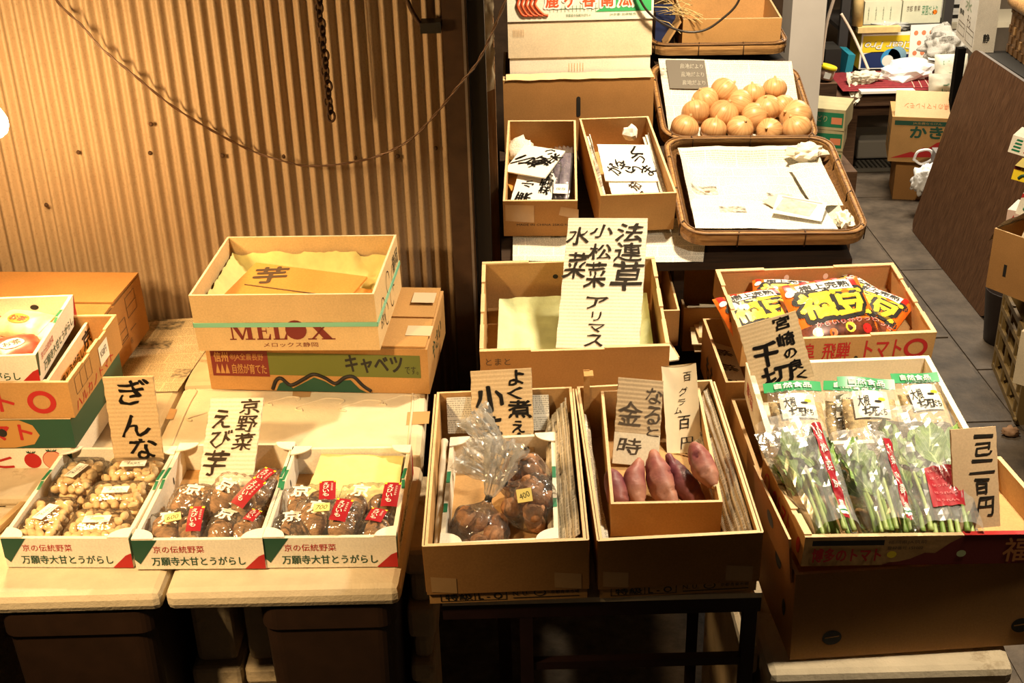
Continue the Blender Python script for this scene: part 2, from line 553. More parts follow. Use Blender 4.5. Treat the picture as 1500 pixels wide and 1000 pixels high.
def sign(name, label, ps, w, h, chars, ink=INK, board=SIGN, ridged=True, bow=0.0, group=None, bold=.035, patch=None, cat='sign'):
    """Hand-lettered board; chars = (glyph, u0, u1, v0, v1, turn) measured from its top-left corner."""
    mb = MB(); th = .0035
    rnd = random.Random(len(name) * 31 + int(h * 1e4))
    def z(x, y):
        q = bow * (1 - (2 * x / w) ** 2) if bow else 0
        return q
    def top(u, v):
        x, y = (u - .5) * w, v * h
        r = .00028 * sin(2 * pi * y / .0085) if ridged else 0
        return (x + .0006 * sin(v * 37), y, z(x, y) + r)
    nv = max(24, int(h / .0017)) if ridged else 10
    mb.grid(top, 8, nv, board, smooth=True)
    mb.grid(lambda u, v: (lambda p: (p[0], p[1], z(p[0], p[1]) - th))(top(1 - u, v)), 8, 6, board)
    for s in (-.5, .5):
        mb.quad((s * w, 0, z(s * w, 0)), (s * w, h, z(s * w, h)), (s * w, h, z(s * w, h) - th), (s * w, 0, z(s * w, 0) - th), board)
    mb.quad((-w / 2, h, z(w / 2, h)), (w / 2, h, z(w / 2, h)), (w / 2, h, z(w / 2, h) - th), (-w / 2, h, z(w / 2, h) - th), board)
    mb.quad((-w / 2, 0, z(w / 2, 0)), (w / 2, 0, z(w / 2, 0)), (w / 2, 0, z(w / 2, 0) - th), (-w / 2, 0, z(w / 2, 0) - th), board)
    mp = lambda x, y, q: Vector((x, y, z(x, y) + .0013))
    if patch:
        u0, u1, v0, v1, pm = patch
        mb.quad(((u0 - .5) * w, (1 - v1) * h, .0010), ((u1 - .5) * w, (1 - v1) * h, .0010), ((u1 - .5) * w, (1 - v0) * h, .0010), ((u0 - .5) * w, (1 - v0) * h, .0010), pm)
    for ch in chars:
        g, u0, u1, v0, v1 = ch[:5]
        turn = ch[5] if len(ch) > 5 else 0
        mb.text(g, (u0 - .5) * w, (u1 - .5) * w, (1 - v1) * h, (1 - v0) * h, ink, mp, bold=bold,
                rot=turn + rnd.uniform(-.05, .05), shear=rnd.uniform(.0, .20), warp=.10, seed=rnd.uniform(0, 50))
    return obj(name, mb, ps if isinstance(ps, Matrix) else pose(*ps), label=label, cat=cat, group=group)

# ------------------------------------------------------------------ the setting
ASPH = plain('damp_asphalt', (.085, .063, .042), .6, var=.45, vscale=22, bump=.9, bscale=120, spec=.4)
SLAB = plain('paving_slab', (.085, .063, .043), .6, var=.5, vscale=9, bump=.7, bscale=90, spec=.4)
WALLM = None
def corrugated_material():
    m, nt, b, out = _new('galvanised_sheet')
    b.inputs['Roughness'].default_value = .55
    b.inputs['Specular IOR Level'].default_value = .35
    v = _coord(nt)
    n1 = _noise(nt, v, 5, 5); n2 = _noise(nt, v, 180, 3, .7)
    col = _ramp(nt, n1, [(.3, (.33, .235, .15)), (.7, (.37, .275, .18))])
    col = _mix(nt, _ramp(nt, n2, [(.52, (0, 0, 0)), (.75, (.55, .55, .55))]), col, (.17, .11, .06))
    # rust and splashed dirt along the foot of the sheet
    sp = nt.nodes.new('ShaderNodeSeparateXYZ'); nt.links.new(v, sp.inputs[0])
    hz = _math(nt, 'ADD', sp.outputs[2], _math(nt, 'MULTIPLY', _noise(nt, v, 7, 5), -.16))
    f = _ramp(nt, hz, [(.435, (1, 1, 1)), (.475, (0, 0, 0))])
    col = _mix(nt, _math(nt, 'MULTIPLY', f, .75), col, (.10, .055, .025))
    nt.links.new(col, b.inputs['Base Color'])
    _bump(nt, n2, .25, .002, b)
    return m
WALLM = corrugated_material()
RUST = plain('rusty_iron', (.055, .028, .014), .8, var=.4, vscale=60)

wb = MB()
WY = 2.848
def corr(x0, x1, y, z0, z1):
    n = int((x1 - x0) / .0318 * 10)
    def fn(u, v):
        x = x0 + (x1 - x0) * u
        z = z0 + (z1 - z0) * v
        # sheets are laid a little out of plumb, like the seams in the picture
        return (x, y + .0075 * cos(2 * pi * x / .0318) + .002 * noise.noise(Vector((x * 3, z * 3, 0))), z)
    wb.grid(fn, n, 14, WALLM)
corr(-2.2, -1.085, WY + .004, GROUND, 2.4)
corr(-1.105, -.70, WY, GROUND, 2.4)
corr(-.712, -.10, WY - .004, GROUND, 2.4)
for px, py in ((115, 223), (220, 224), (326, 228), (221, 182), (416, 229), (520, 231), (583, 229), (638, 217), (68, 300)):
    p = at(px, py, Y=WY - .008)
    wb.lathe([(.0055, 0), (.005, .002), (.002, .0035)], RUST, 10, M=basis(p, (1, 0, 0), (0, 0, 1), (0, -1, 0)))
obj('wall_left', wb, kind='structure')

# posts where the corrugated wall ends
POST = plain('brown_painted_steel', (.055, .028, .014), .5, var=.25, vscale=25, spec=.4)
PEDGE = plain('bare_steel_edge', (.32, .27, .23), .35, metal=.6, var=.2)
b = MB(); b.box(-.137, -.082, 2.790, 2.86, GROUND, 2.4, POST); b.box(-.092, -.0905, 2.7885, 2.791, GROUND, 2.4, PEDGE)
b.box(-.0905, -.086, 2.7885, 2.7905, GROUND, 2.4, PEDGE)
obj('trim_1', b, kind='structure')
b = MB(); b.box(-.080, -.043, 2.80, 2.88, GROUND, 2.4, plain('black_post', (.010, .007, .005), .6)); obj('trim_2', b, kind='structure')
b = MB(); b.box(-.050, -.024, 2.93, 2.975, .1, 2.2, wood('raw_plank', (.24, .12, .05), (.40, .23, .11), 8, .7, (12, 12, 1)))
obj('wooden_plank', b, label='upright bare timber plank between the black post and the stacked cartons', cat='plank')
P4 = [at(715, 172, Y=2.925), at(730, 165, Y=2.925), at(737, -30, Y=2.925), at(711, -30, Y=2.925)]
def rip(u, v):
    return (.006 * noise.noise(Vector((u * 3, v * 14, 1))) * (1 if u > .5 else 0), 0, -.03 * u * (1 - v) * (1 - v))
P4 = [at(713, 135, Y=2.922), at(724, 112, Y=2.922), at(722, -30, Y=2.922), at(709, -30, Y=2.922)]
obj('torn_paper_strip', sheet(P4, 6, 26, plain('torn_paper', (.66, .55, .38), .8, var=.2, vscale=30), .004, 20, 3, fold=rip), label='torn strip of pale paper stuck along the upright timber plank', cat='paper')

# street, kerb slabs, walls behind
b = MB(); b.box(-4, 5, -1.5, 9, GROUND - .12, GROUND - .004, ASPH)
rnd = random.Random(3)
for k in range(11):
    y0 = 2.2 + k * .62
    b.box(1.17, 1.60, y0 + .006, y0 + .614, GROUND - .05, GROUND + rnd.uniform(-.002, .003), SLAB)
for k in range(9):
    y0 = 2.0 + k * .9
    for j in range(3):
        x0 = 1.61 + j * .62
        b.box(x0 + .004, x0 + .616, y0 + .004, y0 + .896, GROUND - .05, GROUND + rnd.uniform(-.002, .002), SLAB)
obj('floor', b, kind='structure')
DIM = plain('dim_plaster', (.22, .17, .12), .9, var=.2, vscale=4)
b = MB(); b.box(-.05, 1.05, 4.55, 4.65, GROUND, 2.4, plain('dark_back_boards', (.05, .03, .018), .9, var=.3)); obj('wall_rear', b, kind='structure')
b = MB(); b.box(1.015, 1.135, 4.40, 4.62, GROUND, 2.4, plain('grey_pillar_paint', (.66, .63, .61), .6, var=.06, vscale=5)); obj('trim_3', b, kind='structure')
b = MB(); b.box(.9, 4.2, 7.6, 7.7, GROUND, 2.6, DIM); obj('wall_back', b, kind='structure')
b = MB(); b.box(3.3, 3.4, 2.2, 7.7, GROUND, 2.6, DIM); obj('wall_right', b, kind='structure')

# bulb at the edge of the wall
t = empty('light_bulb', Matrix.Translation(BULB_AT), 'glowing warm bare light bulb hanging in front of the corrugated wall', 'light bulb')
g = MB(); g.lathe([(0.0, -.034), (.012, -.032), (.022, -.024), (.027, -.010), (.027, .004), (.021, .018), (.014, .030), (.013, .036)], emit('hot_bulb_glass', (1.0, .66, .30), 28), 20)
gl = obj('glass_globe', g, parent=t)
gl.visible_shadow = True
g = MB(); g.lathe([(.014, .035), (.015, .04), (.015, .075), (.008, .085), (.003, .09)], BLACK, 16); so_ = obj('socket', g, parent=t)
g = MB(); g.tube([(0, 0, .088), (.004, 0, .3), (-.003, 0, .7), (0, 0, 1.1)], .003, BLACK, 6); obj('cord', g, parent=so_)

# hanging wires, chain
def cable(name, label, pts, r, m, strands=1, cat='wire'):
    mb = MB(); c = curve_pts(pts, 14)
    for s in range(strands):
        q = []
        for i, p in enumerate(c):
            a = i * .5 + s * pi
            q.append(p + Vector((cos(a), .3, sin(a))) * (r * .95 if strands > 1 else 0))
        mb.tube(q, r, m, 7)
    return obj(name, mb, label=label, cat=cat)
WIRE = plain('dull_copper_wire', (.085, .042, .02), .35, metal=.3, spec=.5)
YW = 2.772
cable('electric_wire', 'long twisted brown wire sagging across the corrugated wall', [at(x, y, Y=YW + q) for x, y, q in
      ((70, -25, .05), (86, 5, .05), (122, 40, .05), (150, 72, .05), (196, 110, .05), (252, 155, .05), (312, 192, .05), (367, 220, .05), (415, 236, .03), (452, 243, .02), (500, 240, .0), (552, 229, -.02), (600, 205, -.06), (640, 165, -.10), (672, 125, -.14), (700, 90, -.17), (722, 45, -.2), (745, -10, -.25), (757, -40, -.27))], .0017, WIRE, 2)
cable('power_cord', 'dark power cord looping down in front of the cardboard box at the top', [at(x, y, Y=3.3) for x, y in
      ((925, -40), (938, 0), (955, 23), (980, 39), (1008, 47), (1035, 43), (1060, 26), (1080, 5), (1092, -30))], .0032, plain('black_rubber', (.02, .014, .01), .4), 1, cat='cord')
ch = MB(); k = 0
p0, p1 = at(465, -12, Y=2.78), at(484, 170, Y=2.78)
N = 17
for i in range(N):
    p = p0.lerp(p1, i / (N - 1)) + Vector((.002 * sin(i * 1.7), 0, 0))
    pts = []
    for j in range(13):
        a = 2 * pi * j / 12
        q = (.0080 * cos(a), 0, .0125 * sin(a)) if i % 2 == 0 else (.004 * cos(a), .0075 * cos(a), .0125 * sin(a))
        pts.append(p + Vector(q))
    ch.tube(pts, .0031, RUST, 7, cap=False)
obj('iron_chain', ch, label='rusty iron chain hanging on the corrugated wall', cat='chain')
b = MB()
b.box(*sorted((at(616, 30, Y=2.80).x, at(646, 30, Y=2.80).x)), 2.775, 2.83, at(616, 46, Y=2.8).z, at(616, 31, Y=2.8).z, BLACK)
b.tube(curve_pts([at(592, -12, Y=2.79), at(603, 15, Y=2.785), at(616, 36, Y=2.79)], 8), .005, RUST, 7)
obj('wall_bracket', b, label='black iron bracket with a bent rod beside the brown steel post', cat='bracket')

# ------------------------------------------------------------------ left stall: bins, foam, foam slabs
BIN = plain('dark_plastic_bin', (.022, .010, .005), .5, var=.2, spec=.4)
def crate_bin(x0, x1, y0, y1, z1, label):
    w, d, h = x1 - x0, y1 - y0, z1 - GROUND
    mb = MB(); n = 6
    def ringpts(s, z):
        pts = []; r = .03
        e = d * (1 - s) / 2
        for cx, cy, a in ((w / 2 * s - r, e + r, -pi / 2), (w / 2 * s - r, d - e - r, 0), (-w / 2 * s + r, d - e - r, pi / 2), (-w / 2 * s + r, e + r, pi)):
            for i in range(n + 1): pts.append((cx + r * cos(a + pi / 2 * i / n), cy + r * sin(a + pi / 2 * i / n), z))
        return pts
    rings = [ringpts(.86, 0), ringpts(.97, h - .055), ringpts(1.0, h - .05), ringpts(1.0, h - .004), ringpts(.95, h - .004), ringpts(.85, .02)]
    m = len(rings[0])
    vs = [p for r in rings for p in r]; fs = []
    for i in range(len(rings) - 1):
        for k in range(m): fs.append((i * m + k, i * m + (k + 1) % m, (i + 1) * m + (k + 1) % m, (i + 1) * m + k))
    fs.append(tuple(range(m - 1, -1, -1))); fs.append(tuple((len(rings) - 1) * m + k for k in range(m)))
    mb.add(vs, fs, BIN)
    return obj('plastic_bin', mb, Matrix.Translation(((x0 + x1) / 2, y0, GROUND)), label=label, cat='bin', group='dark bins carrying the foam slabs')
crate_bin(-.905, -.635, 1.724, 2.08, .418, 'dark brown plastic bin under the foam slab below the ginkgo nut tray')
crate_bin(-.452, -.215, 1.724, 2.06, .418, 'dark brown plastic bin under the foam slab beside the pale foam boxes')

def foam_box(x0, x1, y0, y1, z0, z1, label, m=FOAM_D, lid=.045, tilt=0):
    w, d, h = x1 - x0, y1 - y0, z1 - z0
    t = empty('foam_box', Matrix.Translation(((x0 + x1) / 2, y0, z0)) @ Matrix.Rotation(radians(tilt), 4, 'Z'), label, 'foam box', 'foam boxes under the stall')
    b = MB(); q = .008
    b.box(-w / 2 + q, w / 2 - q, q, d - q, 0, h - lid, m)
    obj('body', b, parent=t, bevel=.012)
    b = MB(); b.box(-w / 2, w / 2, 0, d, h - lid + .001, h, m)
    obj('lid', b, parent=t, bevel=.010)
    return t
foam_box(-.632, -.535, 1.86, 2.16, GROUND, .17, 'lower dirty foam box with its lid, first right of the bin under the nuts', lid=.05)
foam_box(-.630, -.535, 1.87, 2.16, .171, .418, 'upper dirty foam box, stacked first right of the bin under the nuts', lid=.05)
foam_box(-.530, -.460, 1.86, 2.16, GROUND, .17, 'lower dirty foam box squeezed beside the taro side bin')
foam_box(-.530, -.460, 1.87, 2.16, .171, .418, 'upper dirty foam box squeezed beside the taro side bin', lid=.06)
foam_box(-.212, -.165, 1.86, 2.14, GROUND, .165, 'dirty foam box lowest in the stack beneath the end of the left stall')
foam_box(-.212, -.160, 1.87, 2.14, .166, .29, 'dirty foam box in the middle of the stack beneath the end of the left stall', lid=.07)
foam_box(-.212, -.158, 1.88, 2.14, .291, .418, 'dirty foam box at the top of the stack beneath the end of the left stall', lid=.06)

def foam_slab(name, corners, z0, z1, label, cat='foam slab', m=FOAM, bevel=.014, tapes=(), lip=0):
    """A thick slab over an outline given front-left, front-right, back-right, back-left."""
    c = [Vector((p[0], p[1], 0)) for p in corners]
    mb = MB()
    vs = [(p.x, p.y, z0) for p in c] + [(p.x, p.y, z1) for p in c]
    mb.add(vs, [(3, 2, 1, 0), (4, 5, 6, 7), (0, 1, 5, 4), (1, 2, 6, 5), (2, 3, 7, 6), (3, 0, 4, 7)], m)
    o = obj(name, mb, label=label, cat=cat, bevel=bevel)
    for q in tapes:
        tb = MB(); tb.poly([(p.x, p.y, z1 + .0008) for p in q], TAPE)
        obj('tape', tb, parent=o)
    return o
foam_slab('foam_slab', [(-1.35, 1.715), (-.612, 1.715), (-.612, 2.118), (-1.35, 2.118)], .420, .461, 'long foam slab carrying the tray of ginkgo nuts')
foam_slab('foam_slab', [(-.606, 1.715), (-.203, 1.712), (-.184, 2.112), (-.606, 2.115)], .420, .461, 'foam slab with a thick lip carrying the two trays of bagged taro')
# embossed lid behind
lid = foam_slab('foam_cover', [(-.735, 2.122), (-.185, 2.122), (-.190, 2.44), (-.735, 2.44)], .428, .477,
    'large embossed foam lid with tape pieces in front of the cabbage carton', 'foam cover',
    tapes=([at(*p, Z=.478) for p in ((428, 582), (454, 581), (458, 567), (430, 566))],
           [at(*p, Z=.478) for p in ((595, 622), (628, 620), (630, 602), (597, 603))],
           [at(*p, Z=.478) for p in ((243, 613), (254, 614), (259, 599), (249, 598))]))
em = MB()
for cx, cy, s in ((-.60, 2.33, .05), (-.50, 2.36, .03), (-.42, 2.34, .045), (-.33, 2.33, .04), (-.25, 2.35, .035), (-.66, 2.30, .03)):
    pts = [(cx + s * cos(a * .7) * (1 + .3 * sin(a * 2.3)), cy + .6 * s * sin(a), .4775) for a in [i * .4 for i in range(15)]]
    em.tube(curve_pts(pts, 3), .0022, FOAM, 6)
em.tube(curve_pts([(-.70, 2.16, .477), (-.70, 2.40, .477), (-.66, 2.42, .477), (-.24, 2.42, .477), (-.22, 2.38, .477), (-.215, 2.16, .477)], 8), .003, FOAM, 6)
obj('embossing', em, parent=lid)
foam_slab('foam_slab', [(-1.35, 2.125), (-.742, 2.125), (-.742, 2.79), (-1.35, 2.79)], .425, .470, 'stained foam slab under the yellowed newspaper and tomato cartons', m=FOAM_D)
foam_slab('foam_slab', [(-.738, 2.446), (-.19, 2.446), (-.19, 2.79), (-.738, 2.79)], .430, .478, 'foam slab under the cabbage carton against the wall', m=FOAM_D)
# trestle frame that carries those slabs
b = MB()
for x in (-1.3, -.25):
    for y in (2.2, 2.72): b.box(x - .02, x + .02, y - .02, y + .02, GROUND, .40, POST)
b.box(-1.34, -.19, 2.16, 2.20, .40, .424, POST); b.box(-1.34, -.19, 2.70, 2.74, .40, .424, POST); b.box(-1.34, -.19, 2.44, 2.47, .40, .424, POST)
obj('stall_trestle', b, label='dark steel trestle under the left stall by the wall', cat='trestle')
obj('newspaper', sheet([(-.925, 2.43, .473), (-.745, 2.425, .474), (-.70, 2.80, .484), (-.93, 2.80, .476)], 14, 20, NEWS_Y, .003, 9, 2), label='yellowed newspaper lying on the stall below the corrugated wall', cat='newspaper')
# timber edge strip next to the nuts and the odd lid at far left
b = MB(); b.box(-.165, .165, 0, .012, 0, .012, wood('pale_batten', (.40, .26, .12), (.58, .42, .22), 10, .7)); b.box(-.165, .165, .004, .04, -.004, .002, FOAM_D)
obj('wooden_batten', b, basis((-.925, 2.0, .466), (.25, .97, 0), (-.97, .25, 0), (0, 0, 1)), label='pale timber batten on the foam beside the ginkgo nut tray', cat='batten')
t = empty('foam_cover', pose(-1.02, 1.99, .463, -3), 'rounded edge foam lid lying beside the ginkgo nuts under the white tomato carton', 'foam cover')
b = MB(); b.box(-.14, .13, 0, .12, 0, .022, FOAM_D); obj('body', b, parent=t, bevel=.01)

# ------------------------------------------------------------------ green and white pepper trays
def pepper_print(b, w, d, h, side=True):
    F = Ff(w, d, h)
    b.poly([(0, h), (.195 * w, h), (.04 * w, h * .18), (0, h * .35)], DKGREEN, F)
    b.poly([(w, 0), (w * .84, 0), (w * .955, h * .42), (w, h * .5)], RED, F)
    b.text('京の伝統野菜', .155 * w, .545 * w, .56 * h, .80 * h, RED, F)
    b.text('万願寺大甘とうがらし', .13 * w, .85 * w, .13 * h, .42 * h, DKGREEN, F, bold=.03)
    if side:
        F = Fr(w, d, h)
        b.text('京の伝統野菜', .10 * d, .40 * d, .58 * h, .82 * h, RED, F)
        b.text('万願寺大甘とうがらし', .12 * d, .88 * d, .14 * h, .46 * h, DKGREEN, F, bold=.03)
        b.poly([(d, 0), (d * .9, 0), (d * .97, h * .7), (d, h)], RED, F)
        b.poly([(0, h), (.06 * d, h), (.02 * d, h * .25), (0, h * .25)], DKGREEN, F)
    for x in (-w / 2 + .004, w / 2 - .004):       # zigzag marks on the folded side rims
        for (a, c) in ((.50, .60), (.61, .73)):
            o = .0022 if a < .6 else -.0022
            b.quad((x - .003 + o, a * d, h + .0006), (x + .003 + o, a * d, h + .0006), (x + .003 - o * .2, c * d, h + .0006), (x - .003 - o * .2, c * d, h + .0006), GREEN)

def pepper_tray(ps, w, d, h, label, prints=True, corners=True, back_h=None):
    b = tray(w, d, h, WHITE, WHITE, WHITE_EDGE, t=.0075, base=.006, back=back_h, floor=KRAFT_IN)
    if prints: pepper_print(b, w, d, h)
    else:
        for x in (-w / 2 + .004, w / 2 - .004):
            for (a, c) in ((.28, .36), (.55, .66)):
                b.quad((x - .0035, a * d, h + .0006), (x + .0035, a * d, h + .0006), (x + .0035, c * d, h + .0006), (x - .0035, c * d, h + .0006), GREEN)
    for s in (-1, 1):                              # hand holes punched in the inner sides
        Mh = basis((s * (w / 2 - .0082), d * .72, h * .55), (0, 0, 1), (0, 1, 0), (-s, 0, 0))
        b.disc(0, 0, .008, BLACK, Mh, ry=.003)
    o = obj('pepper_tray', b, pose(*ps), label=label, cat='tray', group='white cardboard pepper trays')
    if corners:
        r = .030
        for sx, y0, a0 in ((-1, 0, 0), (1, 0, pi / 2), (1, d, pi), (-1, d, 3 * pi / 2)):
            c = MB(); zz = h if y0 == 0 else (back_h or h)
            n = 14; pts = [(0, 0)] + [(r * 1.25 * cos(a0 + pi / 2 * i / n), r * sin(a0 + pi / 2 * i / n)) for i in range(n + 1)]
            th = .0022
            c.add([(p[0], p[1], .0008) for p in pts] + [(p[0], p[1], .0008 + th) for p in pts],
                  [tuple(range(len(pts) - 1, -1, -1)), tuple(range(len(pts), 2 * len(pts)))] + [(i, (i + 1) % len(pts), len(pts) + (i + 1) % len(pts), len(pts) + i) for i in range(len(pts))], WHITE)
            obj('corner_tab', c, Matrix.Translation((sx * w / 2, y0, zz)), parent=o)
    return o

T1, T2, T3 = (-.787, 1.791, .464, -2.9, 0, 0), (-.553, 1.774, .4655, -1.8, 0, 0), (-.324, 1.770, .4645, -1.5, 0, 0)
TW, TD, TH = .228, .318, .061
pepper_tray(T1, .226, .308, .061, 'white pepper tray filled with clear packs of ginkgo nuts')
pepper_tray(T2, TW, .325, TH, 'white pepper tray of bagged taro with the tall two-column sign')
pepper_tray(T3, .231, .305, .062, 'white pepper tray of bagged taro with yellow green tissue at the back')

# ginkgo packs and nuts
NUT = plain('ginkgo_shell', (.80, .57, .29), .55, var=.16, vscale=60, spec=.35)
LABEL = plain('paper_label', (.86, .82, .72), .6)
def nut_mesh():
    b = MB(); b.lathe([(0, -.0105), (.0036, -.0096), (.0066, -.006), (.0078, 0), (.0068, .0052), (.0040, .0092), (.0012, .0112), (0, .0115)], NUT, 14)
    return b.mesh('ginkgo_nut')
NUTM = nut_mesh()
M1 = pose(*T1)
packs = [  # centre x, centre y, size x, size y, label turned?, wording of the label
    (-.066, .085, .082, .128, 1, 'at front left of the nut tray, label turned upright'),
    (-.060, .225, .082, .130, 1, 'at back left of the nut tray, label turned upright'),
    (.036, .062, .112, .090, 0, 'at front right of the nut tray, label spotted yellow'),
    (.038, .158, .112, .088, 0, 'in the middle right of the nut tray'),
    (.042, .250, .112, .088, 0, 'at back right of the nut tray, before the sign')]
rn = random.Random(11)
for i, (cx, cy, sx, sy, up, wh) in enumerate(packs):
    Mp = M1 @ Matrix.Translation((cx, cy, .0075))
    t = empty('nut_pack', Mp, 'clear plastic pack of ginkgo nuts ' + wh, 'food pack', 'clear packs in the nut tray')
    H_ = .050
    def shell(u, v):
        # rounded clear clamshell: tray wall then domed lid
        a = 2 * pi * u
        e = .28
        cxx = (abs(cos(a)) ** e) * (1 if cos(a) >= 0 else -1); syy = (abs(sin(a)) ** e) * (1 if sin(a) >= 0 else -1)
        prof = [(.93, 0), (.97, .55), (1.0, .60), (1.0, .64), (.96, .68), (.92, .92), (.80, 1.0), (.45, 1.03), (0.02, 1.04)]
        q = v * (len(prof) - 1); k = min(int(q), len(prof) - 2); f = q - k
        r = prof[k][0] * (1 - f) + prof[k + 1][0] * f; z = prof[k][1] * (1 - f) + prof[k + 1][1] * f
        return (r * cxx * sx / 2, r * syy * sy / 2, z * H_)
    b = MB(); b.grid(shell, 40, 16, PET, closeu=True); obj('plastic_shell', b, parent=t)
    lw, lh = .048, .021
    b = MB(); b.box(-lw / 2, lw / 2, -lh / 2, lh / 2, 0, .0006, LABEL)
    Mi = Matrix.Translation((0, 0, .0008))
    b.text('ぎんなん', -.012, .014, -.003, .0035, BLACK, Mi, bold=.03)
    b.text('京都産', -.019, -.007, .0045, .0085, BLACK, Mi)
    b.text('一袋 京都府産', -.004, .021, -.0085, -.0055, BLACK, Mi)
    pl_ = obj('paper_label', b, Matrix.Translation((0, 0, H_ * 1.045)) @ Matrix.Rotation(radians(72 if up else 4), 4, 'Z'), parent=t, label='small white printed paper label')
    if i == 2:
        b = MB(); b.disc(.002, .001, .011, STICKER, Matrix.Translation((0, 0, .0010)), ry=.005); obj('yellow_spot', b, parent=pl_, label='yellow spot on the label')
    cnt = 0
    for layer in range(3):
        sp = .0166
        nx = int((sx - .012) / sp); ny = int((sy - .012) / (sp * .9))
        if layer == 0: nx = max(2, nx - 1); ny = max(2, ny - 1)
        for a in range(nx):
            for c in range(ny):
                if layer == 0 and (a + c) % 2: continue
                if layer == 1 and (a + c) % 3 == 0: continue
                if layer == 2 and rn.random() < .12: continue
                x = (a - (nx - 1) / 2 + (c % 2) * .35 - .17) * sp + rn.uniform(-.002, .002)
                y = (c - (ny - 1) / 2) * sp * .9 + rn.uniform(-.002, .002)
                if abs(x) > sx / 2 - .0085 or abs(y) > sy / 2 - .0085: continue
                z = (.010, .0235, .0370)[layer] + rn.uniform(-.0015, .002)
                o = bpy.data.objects.new('ginkgo_nut', NUTM); COL.objects.link(o)
                o.matrix_world = Mp @ Matrix.Translation((x, y, z)) @ Matrix.Rotation(rn.uniform(0, 6.3), 4, 'Z') @ Matrix.Rotation(rn.uniform(1.1, 2.0), 4, 'X') @ Matrix.Scale(rn.uniform(.9, 1.06), 4)
                tag(o, 'pale ginkgo nut inside the clear pack ' + wh.split(',')[0], 'nut', 'ginkgo nuts ' + wh.split(',')[0])
sign('price_sign', 'ridged cardboard sign brushed ginkgo nuts, standing behind the nut packs', (-.728, 2.062, .515, 0, 84, -.8), .096, .175,
     [('ぎ', .26, .86, .03, .32), ('ん', .22, .80, .44, .70), ('な', .34, .88, .72, .97)], INK)

# taro bags of trays two and three
TARO = plain('taro_skin', (.36, .20, .095), .8, var=.62, vscale=38, bump=1.0, bscale=130, sc=(1, 1, 3.2), dark=(.10, .05, .022), dpos=.60)
def taro_mesh(seed):
    b = MB(); r_ = random.Random(seed)
    n = 16; prof = []
    for i in range(n + 1):
        t = i / n
        r = .026 * (sin(pi * min(1, t * 1.02)) ** .62) * (1 - .25 * t)
        r *= 1 + .03 * sin(t * 55)
        prof.append((max(r, .0008), -.036 + .076 * t))
    b.lathe(prof, TARO, 18, rmod=lambda a, t: 1 + .08 * noise.noise(Vector((cos(a) * 2 + seed, sin(a) * 2, t * 4))))
    return b.mesh('taro')
TAROS = [taro_mesh(s) for s in range(4)]
TAG_RED = plain('tag_red', (.30, .010, .018), .4)
def bag_shell(sx, sy, sz, seed, m=FILM):
    """Sealed film bag lying flat: pillow with puckered edges."""
    b = MB()
    def fn(sgn):
        def f(u, v):
            x, y = u * 2 - 1, v * 2 - 1
            e = max(0, (1 - abs(x) ** 3.2)) ** .5 * max(0, (1 - abs(y) ** 3.2)) ** .5
            q = noise.noise(Vector((x * 2.6 + seed, y * 2.6, sgn))) * .20 + noise.noise(Vector((x * 6 + seed, y * 6, sgn))) * .10
            q += .07 * abs(noise.noise(Vector((x * 4 + seed, y * 9, sgn * 2))))
            pk = .012 * sin(x * 19 + seed) * (abs(y) ** 6) + .008 * sin(y * 23 + seed) * (abs(x) ** 6)
            return (x * sx / 2 * (1 - .05 * y * y), y * sy / 2 * (1 - .05 * x * x), sz * (.5 + sgn * .5 * e * (1 + q)) + pk * .4)
        return f
    b.grid(fn(1), 26, 26, m); b.grid(fn(-1), 20, 20, m)
    return b
